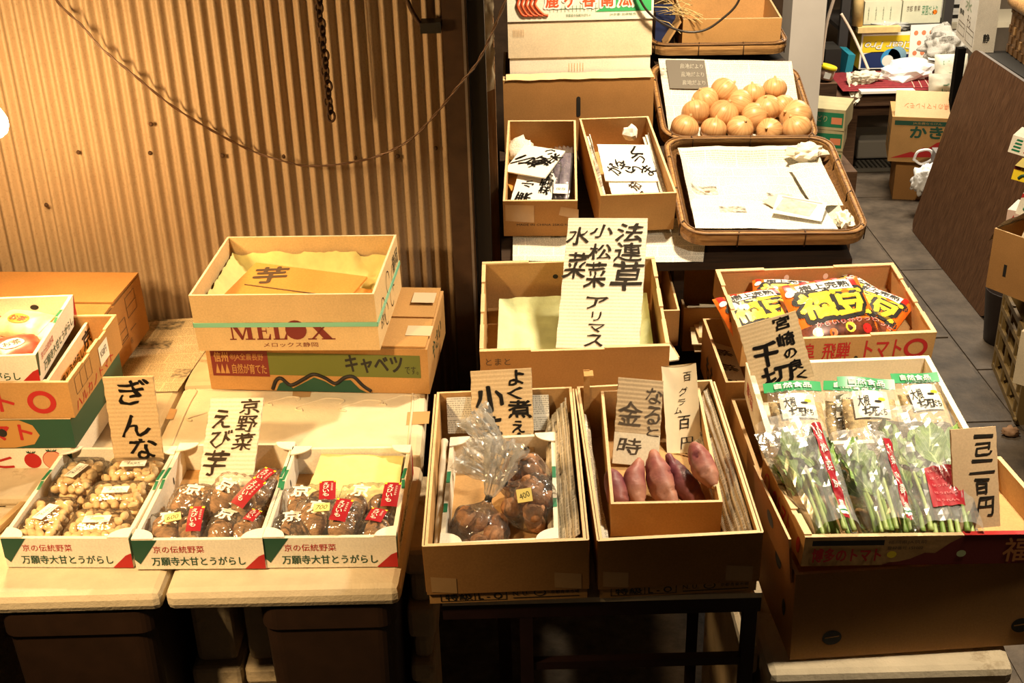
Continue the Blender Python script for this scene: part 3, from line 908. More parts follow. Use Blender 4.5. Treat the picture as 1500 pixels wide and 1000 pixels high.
def taro_bag(Mt, cx, cy, z, turn, tip, sx, sy, wh, red=None, sticker=None, kyo=True, seed=0, n=2):
    Mb = Mt @ Matrix.Translation((cx, cy, z)) @ Matrix.Rotation(radians(turn), 4, 'Z') @ Matrix.Rotation(radians(tip), 4, 'X')
    t = empty('taro_bag', Mb, 'clear bag of brown taro ' + wh, 'bag', 'bagged taro in the white trays')
    obj('clear_film', bag_shell(sx, sy, .058, seed, FILM), parent=t)
    if red:
        rx, ry, rw, rh, rt = red
        b = MB()
        zf = lambda x, y: .0605 - 3.2 * (x - rx) ** 2
        b.grid(lambda u, v: ((u - .5) * rw, (v - .5) * rh, -6 * ((u - .5) * rw) ** 2 - 3 * ((v - .5) * rh) ** 2), 6, 8, TAG_RED)
        Mp = lambda x, y, q: Vector((x, y, -6 * x * x - 3 * y * y + .0008))
        b.add([(-rw / 2, rh * .42, -6 * (rw / 2) ** 2 - 3 * (rh * .42) ** 2 + .0006), (rw / 2, rh * .42, -6 * (rw / 2) ** 2 - 3 * (rh * .42) ** 2 + .0006), (rw / 2, rh * .5, -6 * (rw / 2) ** 2 - 3 * (rh / 2) ** 2 + .0006), (-rw / 2, rh * .5, -6 * (rw / 2) ** 2 - 3 * (rh / 2) ** 2 + .0006)], [(0, 1, 2, 3)], YELLOW)
        for k, g in enumerate('えびいも'):
            b.text(g, -.008, .003, rh * (.22 - k * .19), rh * (.38 - k * .19), PWHITE, Mp, bold=.03)
        for k in range(5):
            b.text('京', .006, .010, rh * (.28 - k * .09), rh * (.34 - k * .09), PWHITE, Mp)
        obj('red_label', b, Matrix.Translation((rx, ry, .0625)) @ Matrix.Rotation(radians(rt), 4, 'Z'), parent=t, label='red printed label with white lettering')
    if kyo:
        b = MB(); b.text('京', -.016, .016, -.0145, .0145, PWHITE, lambda x, y, q: Vector((x, y, -5 * (x * x + y * y))), bold=.05)
        obj('white_print', b, Matrix.Translation(((-.012 if red else 0), .008, .0630)) @ Matrix.Rotation(radians(-8), 4, 'Z'), parent=t, label='large white printed character')
    if sticker:
        b = MB(); b.box(-.014, .014, -.009, .009, 0, .0006, STICKER)
        b.text(sticker, -.010, .010, -.005, .005, BLACK, Matrix.Translation((0, 0, .0008)), shear=.3)
        obj('price_sticker', b, Matrix.Translation((-.004, .004, .0650)) @ Matrix.Rotation(radians(8), 4, 'Z'), parent=t, label='small yellow price sticker')
    rr = random.Random(seed)
    for k in range(n):
        o = bpy.data.objects.new('taro', TAROS[(seed + k) % 4]); COL.objects.link(o)
        x = (k - (n - 1) / 2) * sx * .40 + rr.uniform(-.003, .003)
        o.matrix_world = Mb @ Matrix.Translation((x, rr.uniform(-.008, .008), .029)) @ Matrix.Rotation(rr.uniform(-.5, .5), 4, 'Z') @ Matrix.Rotation(pi / 2 + rr.uniform(-.15, .15), 4, 'X') @ Matrix.Scale(rr.uniform(.92, 1.08), 4)
        tag(o, 'brown taro inside the clear bag ' + wh, 'taro', 'taro inside the bag ' + wh)
M2, M3 = pose(*T2), pose(*T3)
taro_bag(M2, -.050, .060, .012, 10, 14, .105, .095, 'stickered 600, front of the second tray', (.034, 0, .026, .058, -6), '600', True, 1)
taro_bag(M2, -.040, .145, .010, -4, 8, .10, .09, 'half hidden behind the 600 bag', None, None, True, 2)
taro_bag(M2, .048, .125, .040, -22, 22, .115, .105, 'propped highest in the second tray', (.036, .004, .03, .064, -14), None, True, 3)
taro_bag(M2, .050, .060, .010, -12, 6, .10, .085, 'low at front right of the second tray', (.036, .012, .022, .03, -12), None, True, 4)
taro_bag(M2, .080, .195, .012, -10, 10, .06, .09, 'at far right of the second tray', (.0, .0, .026, .05, -20), None, False, 9, 1)
taro_bag(M3, -.012, .060, .030, -4, 16, .125, .09, 'stickered 700, front of the third tray', (.030, .004, .030, .050, -8), '700', True, 5)
taro_bag(M3, -.058, .135, .012, 6, 10, .105, .09, 'at back left of the third tray', (.036, .006, .030, .05, 0), None, True, 6)
taro_bag(M3, .052, .135, .014, -2, 14, .115, .095, 'at back right of the third tray', (.044, .0, .030, .058, -2), None, True, 7)
taro_bag(M3, -.072, .050, .010, 14, 4, .075, .08, 'low at front left of the third tray', None, None, True, 8, 1)
taro_bag(M3, .076, .048, .010, -6, 6, .065, .08, 'low at front right of the third tray', (.0, .012, .030, .034, -10), None, False, 10, 1)
obj('tissue_sheet', sheet([M3 @ Vector(p) for p in ((-.075, .15, .03), (.10, .15, .03), (.10, .292, .048), (-.06, .297, .052))], 20, 18, PAPER_Y, .005, 26, 4), label='wrinkled yellow green tissue at the back of the third tray', cat='tissue')
sign('price_sign', 'pale ridged cardboard sign with brown characters in two columns, in the second tray', (-.550, 1.987, .499, -5.2, 40.6, -3.7), .107, .179,
     [('京', .58, .95, .02, .19), ('野', .56, .94, .21, .39), ('菜', .54, .92, .41, .60), ('え', .10, .44, .14, .35), ('び', .12, .50, .37, .57), ('芋', .05, .48, .60, .88)], INK_BROWN, SIGN_PALE)

# ------------------------------------------------------------------ MELOX box, cabbage carton
w, d, h = .486, .279, .111
b = solid(w, d, h, KRAFT, KRAFT_IN); F = Ff(w, d, h)
b.quad((.02 * w, .36 * h, 0), (.965 * w, .36 * h, 0), (.965 * w, .86 * h, 0), (.02 * w, .86 * h, 0), OLIVE, F)
F2 = Ff(w, d, h, .0011); F3 = Ff(w, d, h, .0016)
b.quad((.02 * w, .32 * h, 0), (.28 * w, .32 * h, 0), (.28 * w, .90 * h, 0), (.02 * w, .90 * h, 0), MAROON, F2)
b.text('信州', .035 * w, .098 * w, .64 * h, .86 * h, KRAFT, F3, bold=.04)
for k in range(3): b.poly([((.035 + k * .022) * w, .38 * h), ((.055 + k * .022) * w, .38 * h), ((.045 + k * .022) * w, .60 * h)], KRAFT, F3)
b.text('®JA全農長野', .108 * w, .26 * w, .66 * h, .84 * h, KRAFT, F3)
b.text('自然が育てた', .112 * w, .268 * w, .38 * h, .60 * h, KRAFT, F3, bold=.03)
b.text('キャベツ', .63 * w, .885 * w, .46 * h, .84 * h, BLACK, F2, bold=.05)
b.text('です。', .895 * w, .955 * w, .44 * h, .62 * h, BLACK, F2)
mt = [(.285, .0), (.305, .20), (.33, .25), (.37, .10), (.43, .24), (.48, .36), (.53, .28), (.575, .16), (.62, .30), (.66, .32), (.70, .12), (.735, .0)]
b.tube(curve_pts([(x * w, y * h + .004, 0) for x, y in mt], 5), .0042, BLACK, 6, M=F)
b.poly([((x - .48) * .92 * w + .48 * w, max(0, y * h - .004)) for x, y in mt], DKGREEN, F)
F = Fr(w, d, h)
b.text('やさい', .25 * d, .75 * d, .35 * h, .75 * h, DKGREEN, F)
cab = obj('cabbage_carton', b, pose(-.424, 2.395, .480, -5.1, 3.0, 0.5), label='brown cabbage carton with a green printed band, under the pale box with the teal strap', cat='carton')
fl = MB(); fl.box(-w / 2 + .004, w / 2 - .004, .003, d * .47, h + .001, h + .005, KRAFT); obj('top_flap', fl, parent=cab)
fl = MB(); fl.box(-w / 2 + .004, w / 2 - .004, .0, d * .46, 0, .004, KRAFT); obj('top_flap', fl, Matrix.Translation((0, d * .50, h + .001)) @ Matrix.Rotation(radians(4), 4, 'X'), parent=cab)
tp = MB(); tp.box(w / 2 - .055, w / 2 + .001, .05, .095, h + .0056, h + .0062, plain('pale_tape', (.62, .50, .34), .35, spec=.5)); obj('tape', tp, parent=cab)
tp = MB(); tp.box(w / 2 - .062, w / 2 - .01, .19, .24, h + .014, h + .0146, MATS['pale_tape']); obj('tape', tp, parent=cab)

w, d, h = .391, .294, .132
b = tray(w, d, h, BEIGE, BEIGE, PALE, t=.0048)
F = Ff(w, d, h)
gw = .27 * w
def serif(g, u0, u1):
    """Fat roman capital drawn in unit coordinates."""
    X = lambda u: (u0 + (u1 - u0) * u) * w
    Y = lambda v: (.20 + .31 * v) * h
    R_ = lambda a, c, e, f: b.quad((X(a), Y(e), 0), (X(c), Y(e), 0), (X(c), Y(f), 0), (X(a), Y(f), 0), MAROON, F)
    S_ = lambda *p: b.poly([(X(q[0]), Y(q[1])) for q in p], MAROON, F)
    if g == 'M':
        R_(0, .26, 0, .07); R_(.10, .16, 0, 1); R_(0, .2, .93, 1); S_((.08, 1), (.28, 1), (.56, .12), (.46, .0)); S_((.46, 0), (.52, 0), (.82, 1), (.74, 1)); R_(.72, .90, 0, 1); R_(.62, 1, 0, .07); R_(.8, 1, .93, 1)
    if g == 'E':
        R_(.12, .42, 0, 1); R_(0, .95, 0, .07); R_(0, .92, .93, 1); R_(.4, .72, .47, .54); S_((.95, 0), (1, .34), (.94, .34), (.78, .06)); S_((.92, 1), (.94, .70), (.89, .70), (.76, .94)); R_(.69, .74, .36, .66)
    if g == 'L':
        R_(.12, .44, 0, 1); R_(0, .95, 0, .07); R_(0, .58, .93, 1); S_((.95, 0), (1, .40), (.94, .40), (.74, .06))
    if g == 'X':
        S_((.08, 1), (.38, 1), (.92, 0), (.60, 0)); S_((.10, 0), (.20, 0), (.84, 1), (.76, 1)); R_(0, .32, 0, .07); R_(.5, 1, 0, .07); R_(0, .48, .93, 1); R_(.64, .98, .93, 1)
for g_, u0, u1 in (('M', .185, .325), ('E', .335, .415), ('L', .425, .505), ('X', .615, .765)): serif(g_, u0, u1)
b.disc(.555 * w, .375 * h, .058 * w, MAROON, F, ry=.175 * h)
b.quad((.19 * w, .19 * h, 0), (.77 * w, .19 * h, 0), (.77 * w, .203 * h, 0), (.19 * w, .203 * h, 0), BEIGE, Ff(w, d, h, .0003))
b.text('メロックス静岡', .365 * w, .665 * w, .065 * h, .15 * h, MAROON, F)
F = Fr(w, d, h)
for k, (a, c) in enumerate(((.25, .45), (.5, .65), (.72, .55), (.35, .25), (.6, .3))):
    b.ring(a * d, c * h, .018, .020, BLACK, F, 0, 4.2 + k * .3, sy=1.3)
b.text('静岡', .72 * d, .95 * d, .55 * h, .85 * h, BLACK, F)
b.text('みかん', .12 * d, .3 * d, .2 * h, .45 * h, BLACK, F)
MEL = pose(-.472, 2.349, .6045, -5.1, 3.4, -1.1)
mel = obj('open_carton', b, MEL, label='open pale box with a teal strap and maroon lettering, lined with yellow green tissue', cat='carton')
st = MB(); zs, zw, q = .47 * h, .010, .0018
for (x0, x1, y0, y1) in ((-w / 2 - q, w / 2 + q, -q, -.0003), (-w / 2 - q, w / 2 + q, d + .0003, d + q), (-w / 2 - q, -w / 2 - .0003, -q, d + q), (w / 2 + .0003, w / 2 + q, -q, d + q)):
    st.box(x0, x1, y0, y1, zs - zw / 2, zs + zw / 2, TEAL)
obj('strap', st, parent=mel, label='teal plastic packing strap')
def linen(u, v):
    e = max(abs(u - .5), abs(v - .5)) * 2
    return (0, 0, (.050 if u < .8 else .042) * max(0, (e - .76) / .24) ** 1.3 + .010 * noise.noise(Vector((u * 9, v * 9, 3))) + .006 * abs(noise.noise(Vector((u * 19, v * 19, 8)))))
ls = sheet([(-w / 2 + .012, .010, .045), (w / 2 - .012, .010, .045), (w / 2 - .012, d - .012, .045), (-w / 2 + .012, d - .012, .045)], 40, 36, PAPER_Y, .004, 30, 6, fold=linen)
obj('tissue_sheet', ls, MEL, label='crumpled yellow green tissue lining the pale box with the teal strap', cat='tissue')
ENV = card('orange_board', (.56, .27, .06))
b = MB(); b.box(-.110, .115, -.075, .062, 0, .004, ENV); b.box(-.085, .112, -.085, -.020, .005, .009, ENV); b.box(.04, .165, -.060, .03, -.0045, -.0005, ENV)
b.tube([(-.085, -.020, .0095), (.112, -.020, .0095)], .0012, INK_BROWN, 5)
b.text('芋', -.090, -.030, .000, .054, INK_BROWN, Matrix.Translation((0, 0, .0048)), bold=.05, rot=.3)
obj('price_sign', b, MEL @ Matrix.Translation((-.015, .146, .072)) @ Matrix.Scale(1.25, 4) @ Matrix.Rotation(radians(-16), 4, 'Z') @ Matrix.Rotation(radians(5), 4, 'X'), label='orange brown folded cardboard sign lying inside the teal strapped box', cat='sign')

# ------------------------------------------------------------------ stack at far left
w, d, h = .50, .321, .150
b = MB(); t_ = .005
b.box(-w / 2, w / 2, 0, d, 0, h - .005, KRAFT_D)
F = Fr(w, d, h)
for k in range(3): b.quad(((.36 + k * .16) * d, .34 * h, 0), ((.47 + k * .16) * d, .34 * h, 0), ((.47 + k * .16) * d, .345 * h + .001, 0), ((.36 + k * .16) * d, .345 * h + .001, 0), BLACK, F)
for (u0, u1, v0, v1) in ((.30, .62, .30, .64), (.68, .86, .55, .88)):
    for (a, c, e, f) in ((u0, u1, v0, v0 + .012), (u0, u1, v1, v1 + .012), (u0, u0 + .006, v0, v1), (u1, u1 + .006, v0, v1), (u0, u1, (v0 + v1) / 2, (v0 + v1) / 2 + .01)):
        b.quad((a * d, e * h, 0), (c * d, e * h, 0), (c * d, f * h, 0), (a * d, f * h, 0), INK_BROWN, F)
b.text('いちじく', .34 * d, .46 * d, .34 * h, .60 * h, INK_BROWN, F)
b.ring(.16 * d, .62 * h, .013, .017, RED, F)
b.text('名', .64 * d, .68 * d, .14 * h, .24 * h, INK_BROWN, F); b.text('取扱注意', .22 * d, .26 * d, .1 * h, .55 * h, INK_BROWN, F)
F = Ff(w, d, h)
for k in range(3):
    for j in range(2): b.ring(w * (.83 + .05 * k), h * (.70 - .22 * j), .006, .0075, RED, F)
bro = obj('brown_carton', b, pose(-1.156, 2.419, .476, -5.5, 3.1, -.3), label='large closed brown carton against the wall behind the tomato cartons', cat='carton')
fl = MB(); fl.box(-w / 2, w / 2, .0, .165, 0, .005, KRAFT_D); obj('top_flap', fl, Matrix.Translation((0, d, h - .004)) @ Matrix.Rotation(radians(180), 4, 'Z') @ Matrix.Rotation(radians(2), 4, 'X'), parent=bro)
fl = MB(); fl.box(-w / 2, w / 2, .0, .150, 0, .005, KRAFT_D); obj('top_flap', fl, Matrix.Translation((0, 0, h - .004)) @ Matrix.Rotation(radians(1.5), 4, 'X'), parent=bro)

# white carton with tomatoes, dark carton, tan tomato carton
LT = (-1.047, 2.099, .598, -2.2, 1.0, 0)
w, d = .40, .298
h = .056
b = tray(w, d, h, WHITE, WHITE, WHITE_EDGE, t=.006); F = Ff(w, d, h)
b.text('と', .60 * w, .70 * w, .22 * h, .72 * h, RED, F, bold=.06); b.text('ま', .44 * w, .54 * w, .22 * h, .72 * h, RED, F, bold=.06)
b.disc(.800 * w, .50 * h, .017, RED, F); b.disc(.902 * w, .52 * h, .021, RED, F)
b.disc(.902 * w, .52 * h, .0195, plain('pale_tomato_print', (.62, .30, .18), .6), Ff(w, d, h, .0011))
for cx, r in ((.80, .012), (.902, .014)):
    for k in range(5): b.poly([(cx * w, (.80 if r < .013 else .86) * h), (cx * w + r * cos(.6 + k * .48), (.80 if r < .013 else .86) * h + .004 + r * .25 * sin(.6 + k * .48)), (cx * w + r * .8 * cos(.75 + k * .48), (.80 if r < .013 else .86) * h + .001)], DKGREEN, Ff(w, d, h, .0015))
b.poly([(.965 * w, .85 * h), (w, .85 * h), (w, .45 * h)], DKGREEN, F)
obj('tomato_carton', b, pose(-1.068, 2.10, .4745, -2.2, 0, 0), label='white carton printed with red tomatoes, lowest in the far left stack', cat='carton')
h = .064
b = tray(w, d, h, DKGREEN, KRAFT_IN, KRAFT_EDGE, t=.005); F = Ff(w, d, h)
b.poly([(.0, .02 * h), (.70 * w, .02 * h), (.80 * w, .14 * h), (.835 * w, .45 * h), (.81 * w, .8 * h), (.75 * w, .98 * h), (0, .98 * h)], plain('orange_kraft_print', (.48, .25, .07), .7), F)
b.text('トマト', .50 * w, .80 * w, .30 * h, .82 * h, RED, Ff(w, d, h, .0012), bold=.06); b.disc(.655 * w, .55 * h, .009, BLACK, Ff(w, d, h, .0016))
obj('tomato_carton', b, pose(-1.056, 2.097, .5325, -2.2, 0.5, 0), label='dark green tomato carton with a rounded orange panel in the far left stack', cat='carton')
h = .075
b = tray(w, d, h, KRAFT, KRAFT_IN, KRAFT_EDGE, t=.005, tabs=.003); F = Ff(w, d, h)
b.text('トマト', .36 * w, .72 * w, .20 * h, .74 * h, RED, F, bold=.04); b.ring(.855 * w, .47 * h, .017, .028, RED, F, sy=.9)
b.text('飛騨', .08 * w, .3 * w, .2 * h, .74 * h, RED, F, bold=.03)
F = Fr(w, d, h)
b.text('ハルカノトマト', .06 * d, .80 * d, .06 * h, .34 * h, RED, F, bold=.02)
for k in range(4): b.quad(((.10 + k * .10) * d, .45 * h, 0), ((.105 + k * .10) * d, .45 * h, 0), ((.105 + k * .10) * d, .92 * h, 0), ((.10 + k * .10) * d, .92 * h, 0), INK_BROWN, F)
for v in (.45, .91): b.quad((.10 * d, v * h, 0), (.405 * d, v * h, 0), (.405 * d, v * h + .001, 0), (.10 * d, v * h + .001, 0), INK_BROWN, F)
ltm = obj('tomato_carton', b, pose(*LT), label='tan open tomato carton with a red ring mark, on top of the dark green carton', cat='carton')
st = MB(); st.quad((.56 * d, .30 * h, 0), (.74 * d, .30 * h, 0), (.74 * d, .86 * h, 0), (.56 * d, .86 * h, 0), LABEL, Ff(w, d, h) if 0 else Fr(w, d, h, .0012))
st.text('K50円', .585 * d, .70 * d, .5 * h, .72 * h, BLACK, Fr(w, d, h, .0016))
obj('paper_label', st, parent=ltm, label='white price label')
# pepper trays riding in the tomato carton
w, d, h = .24, .285, .056
b = tray(w, d, h, PALE, PALE, WHITE_EDGE, t=.006)
b.text('万願寺とうがらし', .05 * d, .70 * d, .12 * h, .50 * h, BLACK, Fr(w, d, h), bold=.05); b.text('京', .72 * d, .92 * d, .2 * h, .85 * h, BLACK, Fr(w, d, h), bold=.05)
obj('pepper_tray', b, pose(-1.018, 2.128, .6055, 0, 1, 0), label='lower tan pepper tray inside the far left tomato carton', cat='tray', group='stacked pepper trays at far left')
w, d, h = .24, .288, .060
LW = (-1.030, 2.112, .663, 3.4, 0, .8)
b = tray(w, d, h, WHITE, WHITE, WHITE_EDGE, t=.007); pepper_print(b, w, d, h)
b.disc(.66 * w, .62 * h, .009, BLACK, basis((-w / 2, d - .0078, 0), (1, 0, 0), (0, 0, 1), (0, -1, 0)), ry=.006)
obj('pepper_tray', b, pose(*LW), label='upper white pepper tray holding bright printed packets, far left', cat='tray', group='stacked pepper trays at far left')
PK = [plain('packet_orange', (.78, .28, .06), .35, var=.5, vscale=30, spec=.5), plain('packet_red', (.55, .05, .03), .35, var=.6, vscale=34, spec=.5), plain('packet_cream', (.74, .56, .30), .35, var=.3, vscale=38, spec=.5)]
def pillow(sx, sy, sz, m, seed=0, n=20, edge=.05):
    b = MB()
    def hz(x, y):
        e = max(0, 1 - abs(x) ** 2.6) ** .55 * max(0, 1 - abs(y) ** 2.6) ** .55
        return e * (1 + .12 * noise.noise(Vector((x * 2.2 + seed, y * 2.2, 0)))) + .05 * noise.noise(Vector((x * 5, y * 5 + seed, 1)))* (1 - e)
    f = lambda u, v: ((u - .5) * sx, (v - .5) * sy, hz(u * 2 - 1, v * 2 - 1) * sz * .55 + sz * .45)
    g = lambda u, v: ((.5 - u) * sx, (v - .5) * sy, -hz(1 - u * 2, v * 2 - 1) * sz * .45 + sz * .45)
    b.grid(f, n, n, m); b.grid(g, n, n, m)
    return b, (lambda x, y, q=0: Vector((x, y, hz(2 * x / sx, 2 * y / sy) * sz * .55 + sz * .45 + .0012 + q)))
MLW = pose(*LW)
for i, (x, y, z, rz, m, wd) in enumerate(((-.045, .10, .028, 15, 0, 'orange'), (.045, .17, .036, -20, 2, 'cream'), (.05, .08, .022, 30, 1, 'red'), (-.06, .19, .024, -10, 1, 'deep red'))):
    b, sf = pillow(.11, .085, .03, PK[m], i)
    b.disc(0, 0, .024, PWHITE if m != 2 else ORANGE, lambda x, y, q: sf(x, y), ry=.015); b.text('お茶', -.018, .018, -.008, .008, BLACK if m != 2 else RED, lambda x, y, q: sf(x, y, .0006), bold=.03)
    obj('snack_packet', b, MLW @ Matrix.Translation((x, y, z)) @ Matrix.Rotation(radians(rz), 4, 'Z') @ Matrix.Rotation(radians(12), 4, 'X'),
        label=wd + ' printed packet ' + ('at the front' if y < .12 else 'at the back') + ' of the far left white tray', cat='packet', group='packets in the far left tray')

# ------------------------------------------------------------------ middle: low table with the two deep cartons
b = MB(); b.box(-.128, .405, 1.662, 2.24, .458, .468, FOAM); tb = empty('low_table', Matrix.Identity(4), 'dark iron framed low table with a pale top under the two deep cartons', 'table')
obj('tabletop', b, parent=tb)
IRON = plain('dark_red_iron', (.016, .005, .004), .6, var=.3)
for y in (1.664, 2.21):
    b = MB(); b.box(-.128, .405, y, y + .025, .428, .4575, IRON); obj('frame_bar', b, parent=tb)
for x in (.0, .378):
    for y in (1.665, 2.211):
        b = MB(); b.box(x, x + .022, y, y + .022, GROUND, .4275, IRON); obj('leg', b, parent=tb)
b = MB(); b.box(.0225, .3775, 1.668, 1.684, .312, .328, IRON); obj('rail', b, parent=tb)

def deep_carton(ps, w, d, h, label, holes=()):
    b = tray(w, d, h, KRAFT, KRAFT_IN, KRAFT_EDGE, t=.005)
    F = Ff(w, d, h)
    b.text('特級', .10 * w, .27 * w, .05 * h, .15 * h, BLACK, F, bold=.04); b.text('L - O', .31 * w, .46 * w, .05 * h, .15 * h, BLACK, F, bold=.04)
    for (x0, x1, y0, y1) in ((.07, .49, .03, .04), (.07, .49, .17, .18), (.07, .075, .03, .18), (.285, .29, .03, .18), (.485, .49, .03, .18), (.53, .95, .045, .06)):
        b.quad((x0 * w, y0 * h, 0), (x1 * w, y0 * h, 0), (x1 * w, y1 * h, 0), (x0 * w, y1 * h, 0), BLACK, F)
    b.text('N. U.', .53 * w, .63 * w, .09 * h, .16 * h, BLACK, F); b.ring(.70 * w, .13 * h, .008, .010, BLACK, F, sy=.7); b.text('JA果実', .685 * w, .715 * w, .115 * h, .145 * h, BLACK, F)
    b.text('京都青果市場', .77 * w, .95 * w, .10 * h, .16 * h, BLACK, F)
    o = obj('deep_carton', b, pose(*ps), label=label, cat='carton', group='deep kraft cartons on the low table')
    f = MB(); f.box(-w / 2 - .003, w / 2 + .003, -.0045, -.0012, .19 * h, h + .002, KRAFT_D, faces={'+z': KRAFT_EDGE})
    f.box(-w / 2 - .0045, -w / 2 - .0012, -.0012, d * .98, .22 * h, h + .001, KRAFT_D, faces={'+z': KRAFT_EDGE}); f.box(w / 2 + .0012, w / 2 + .0045, -.0012, d * .98, .22 * h, h + .001, KRAFT_D, faces={'+z': KRAFT_EDGE})
    obj('folded_flap', f, parent=o, label='flaps folded down outside the carton')
    for (u, ww) in ((.10, .16), (.88, .17)):
        tp = MB(); tp.quad(((u - ww / 2) * w - w / 2, -.0052, .24 * h), ((u + ww / 2) * w - w / 2, -.0052, .20 * h), ((u + ww / 2) * w - w / 2, -.0052, .46 * h), ((u - ww / 2) * w - w / 2, -.0052, .50 * h), TAPE)
        obj('tape', tp, parent=o)
    return o
POT = (-.017, 1.651, .474, -.2, 3.9, -1.0); w, d, h = .260, .464, .122
deep_carton(POT, w, d, h, 'deep kraft carton lined with newspaper holding the knotted bags of small taro')
MP = pose(*POT)
def wavy(P, seed, m, amp=.006, n=5, nu=10, nv=30):
    return sheet(P, nu, nv, m, .003, 14, seed, fold=lambda u, v: (amp * sin(u * pi * n + v * 3 + seed), 0, amp * .6 * cos(u * pi * n + seed)))
NEWS_G = newsprint('grey_newsprint', (.74, .67, .54), .12, .80, 90)
# newspapers standing along the right side, lying behind, rolled at the left
for k in range(3):
    obj('newspaper', wavy([MP @ Vector(p) for p in ((.072 + k * .012, .02, .048 + k * .016), (.110 + k * .006, .03, .088 + k * .012), (.108 + k * .006, .44, .094 + k * .010), (.074 + k * .012, .44, .055 + k * .014))], 4 + k, NEWS_G, .0022), label='folded newspaper wedged along the right inside of the small taro carton, %s' % ('innermost', 'middle one', 'outermost')[k], cat='newspaper', group='newspapers lining the small taro carton')
obj('newspaper', sheet([MP @ Vector(p) for p in ((-.112, .425, .050), (.085, .425, .050), (.085, .455, .112), (-.112, .455, .114))], 14, 10, NEWS_W, .004, 18, 8), label='newspaper folded flat at the back of the small taro carton', cat='newspaper', group='newspapers lining the small taro carton')
b = MB(); b.tube([MP @ Vector((-.117, .03 + i * .04, .060 + .004 * sin(i * 2))) for i in range(10)], lambda t: .0065 + .001 * sin(t * 40), NEWS_G, 10)
obj('newspaper', b, label='tightly rolled newspaper along the left inside of the small taro carton', cat='newspaper', group='newspapers lining the small taro carton')
PI_ = (-.028, 1.700, .500, -1.4, 2.6, -2.5)
pepper_tray(PI_, .198, .325, .058, 'plain white pepper tray with green marks set inside the small taro carton', prints=False)
sign('price_sign', 'cardboard sign brushed in thick black, leaning behind the knotted taro bags', (-.022, 2.000, .524, .4, 50.4, -7.0), .118, .183,
     [('よ', .62, .86, .02, .18), ('く', .60, .84, .20, .33), ('煮', .60, .97, .34, .53), ('え', .66, .86, .56, .68), ('高', .57, .93, .69, .86), ('小', .08, .53, .15, .45), ('芋', .08, .48, .50, .80)], INK, bold=.05)
SMALL = plain('small_taro_skin', (.34, .16, .07), .75, var=.5, vscale=60, bump=.9, bscale=160)
def small_taro(seed):
    b = MB(); prof = []
    for i in range(13):
        t = i / 12; prof.append((max(.0185 * sin(pi * t) ** .6 * (1 - .15 * t) * (1 + .05 * sin(t * 45)), .0005), -.021 + .044 * t))
    b.lathe(prof, SMALL, 14, rmod=lambda a, t: 1 + .1 * noise.noise(Vector((cos(a) * 2 + seed, sin(a) * 2, t * 4))))
    return b.mesh('small_taro')
STM = [small_taro(s) for s in range(3)]
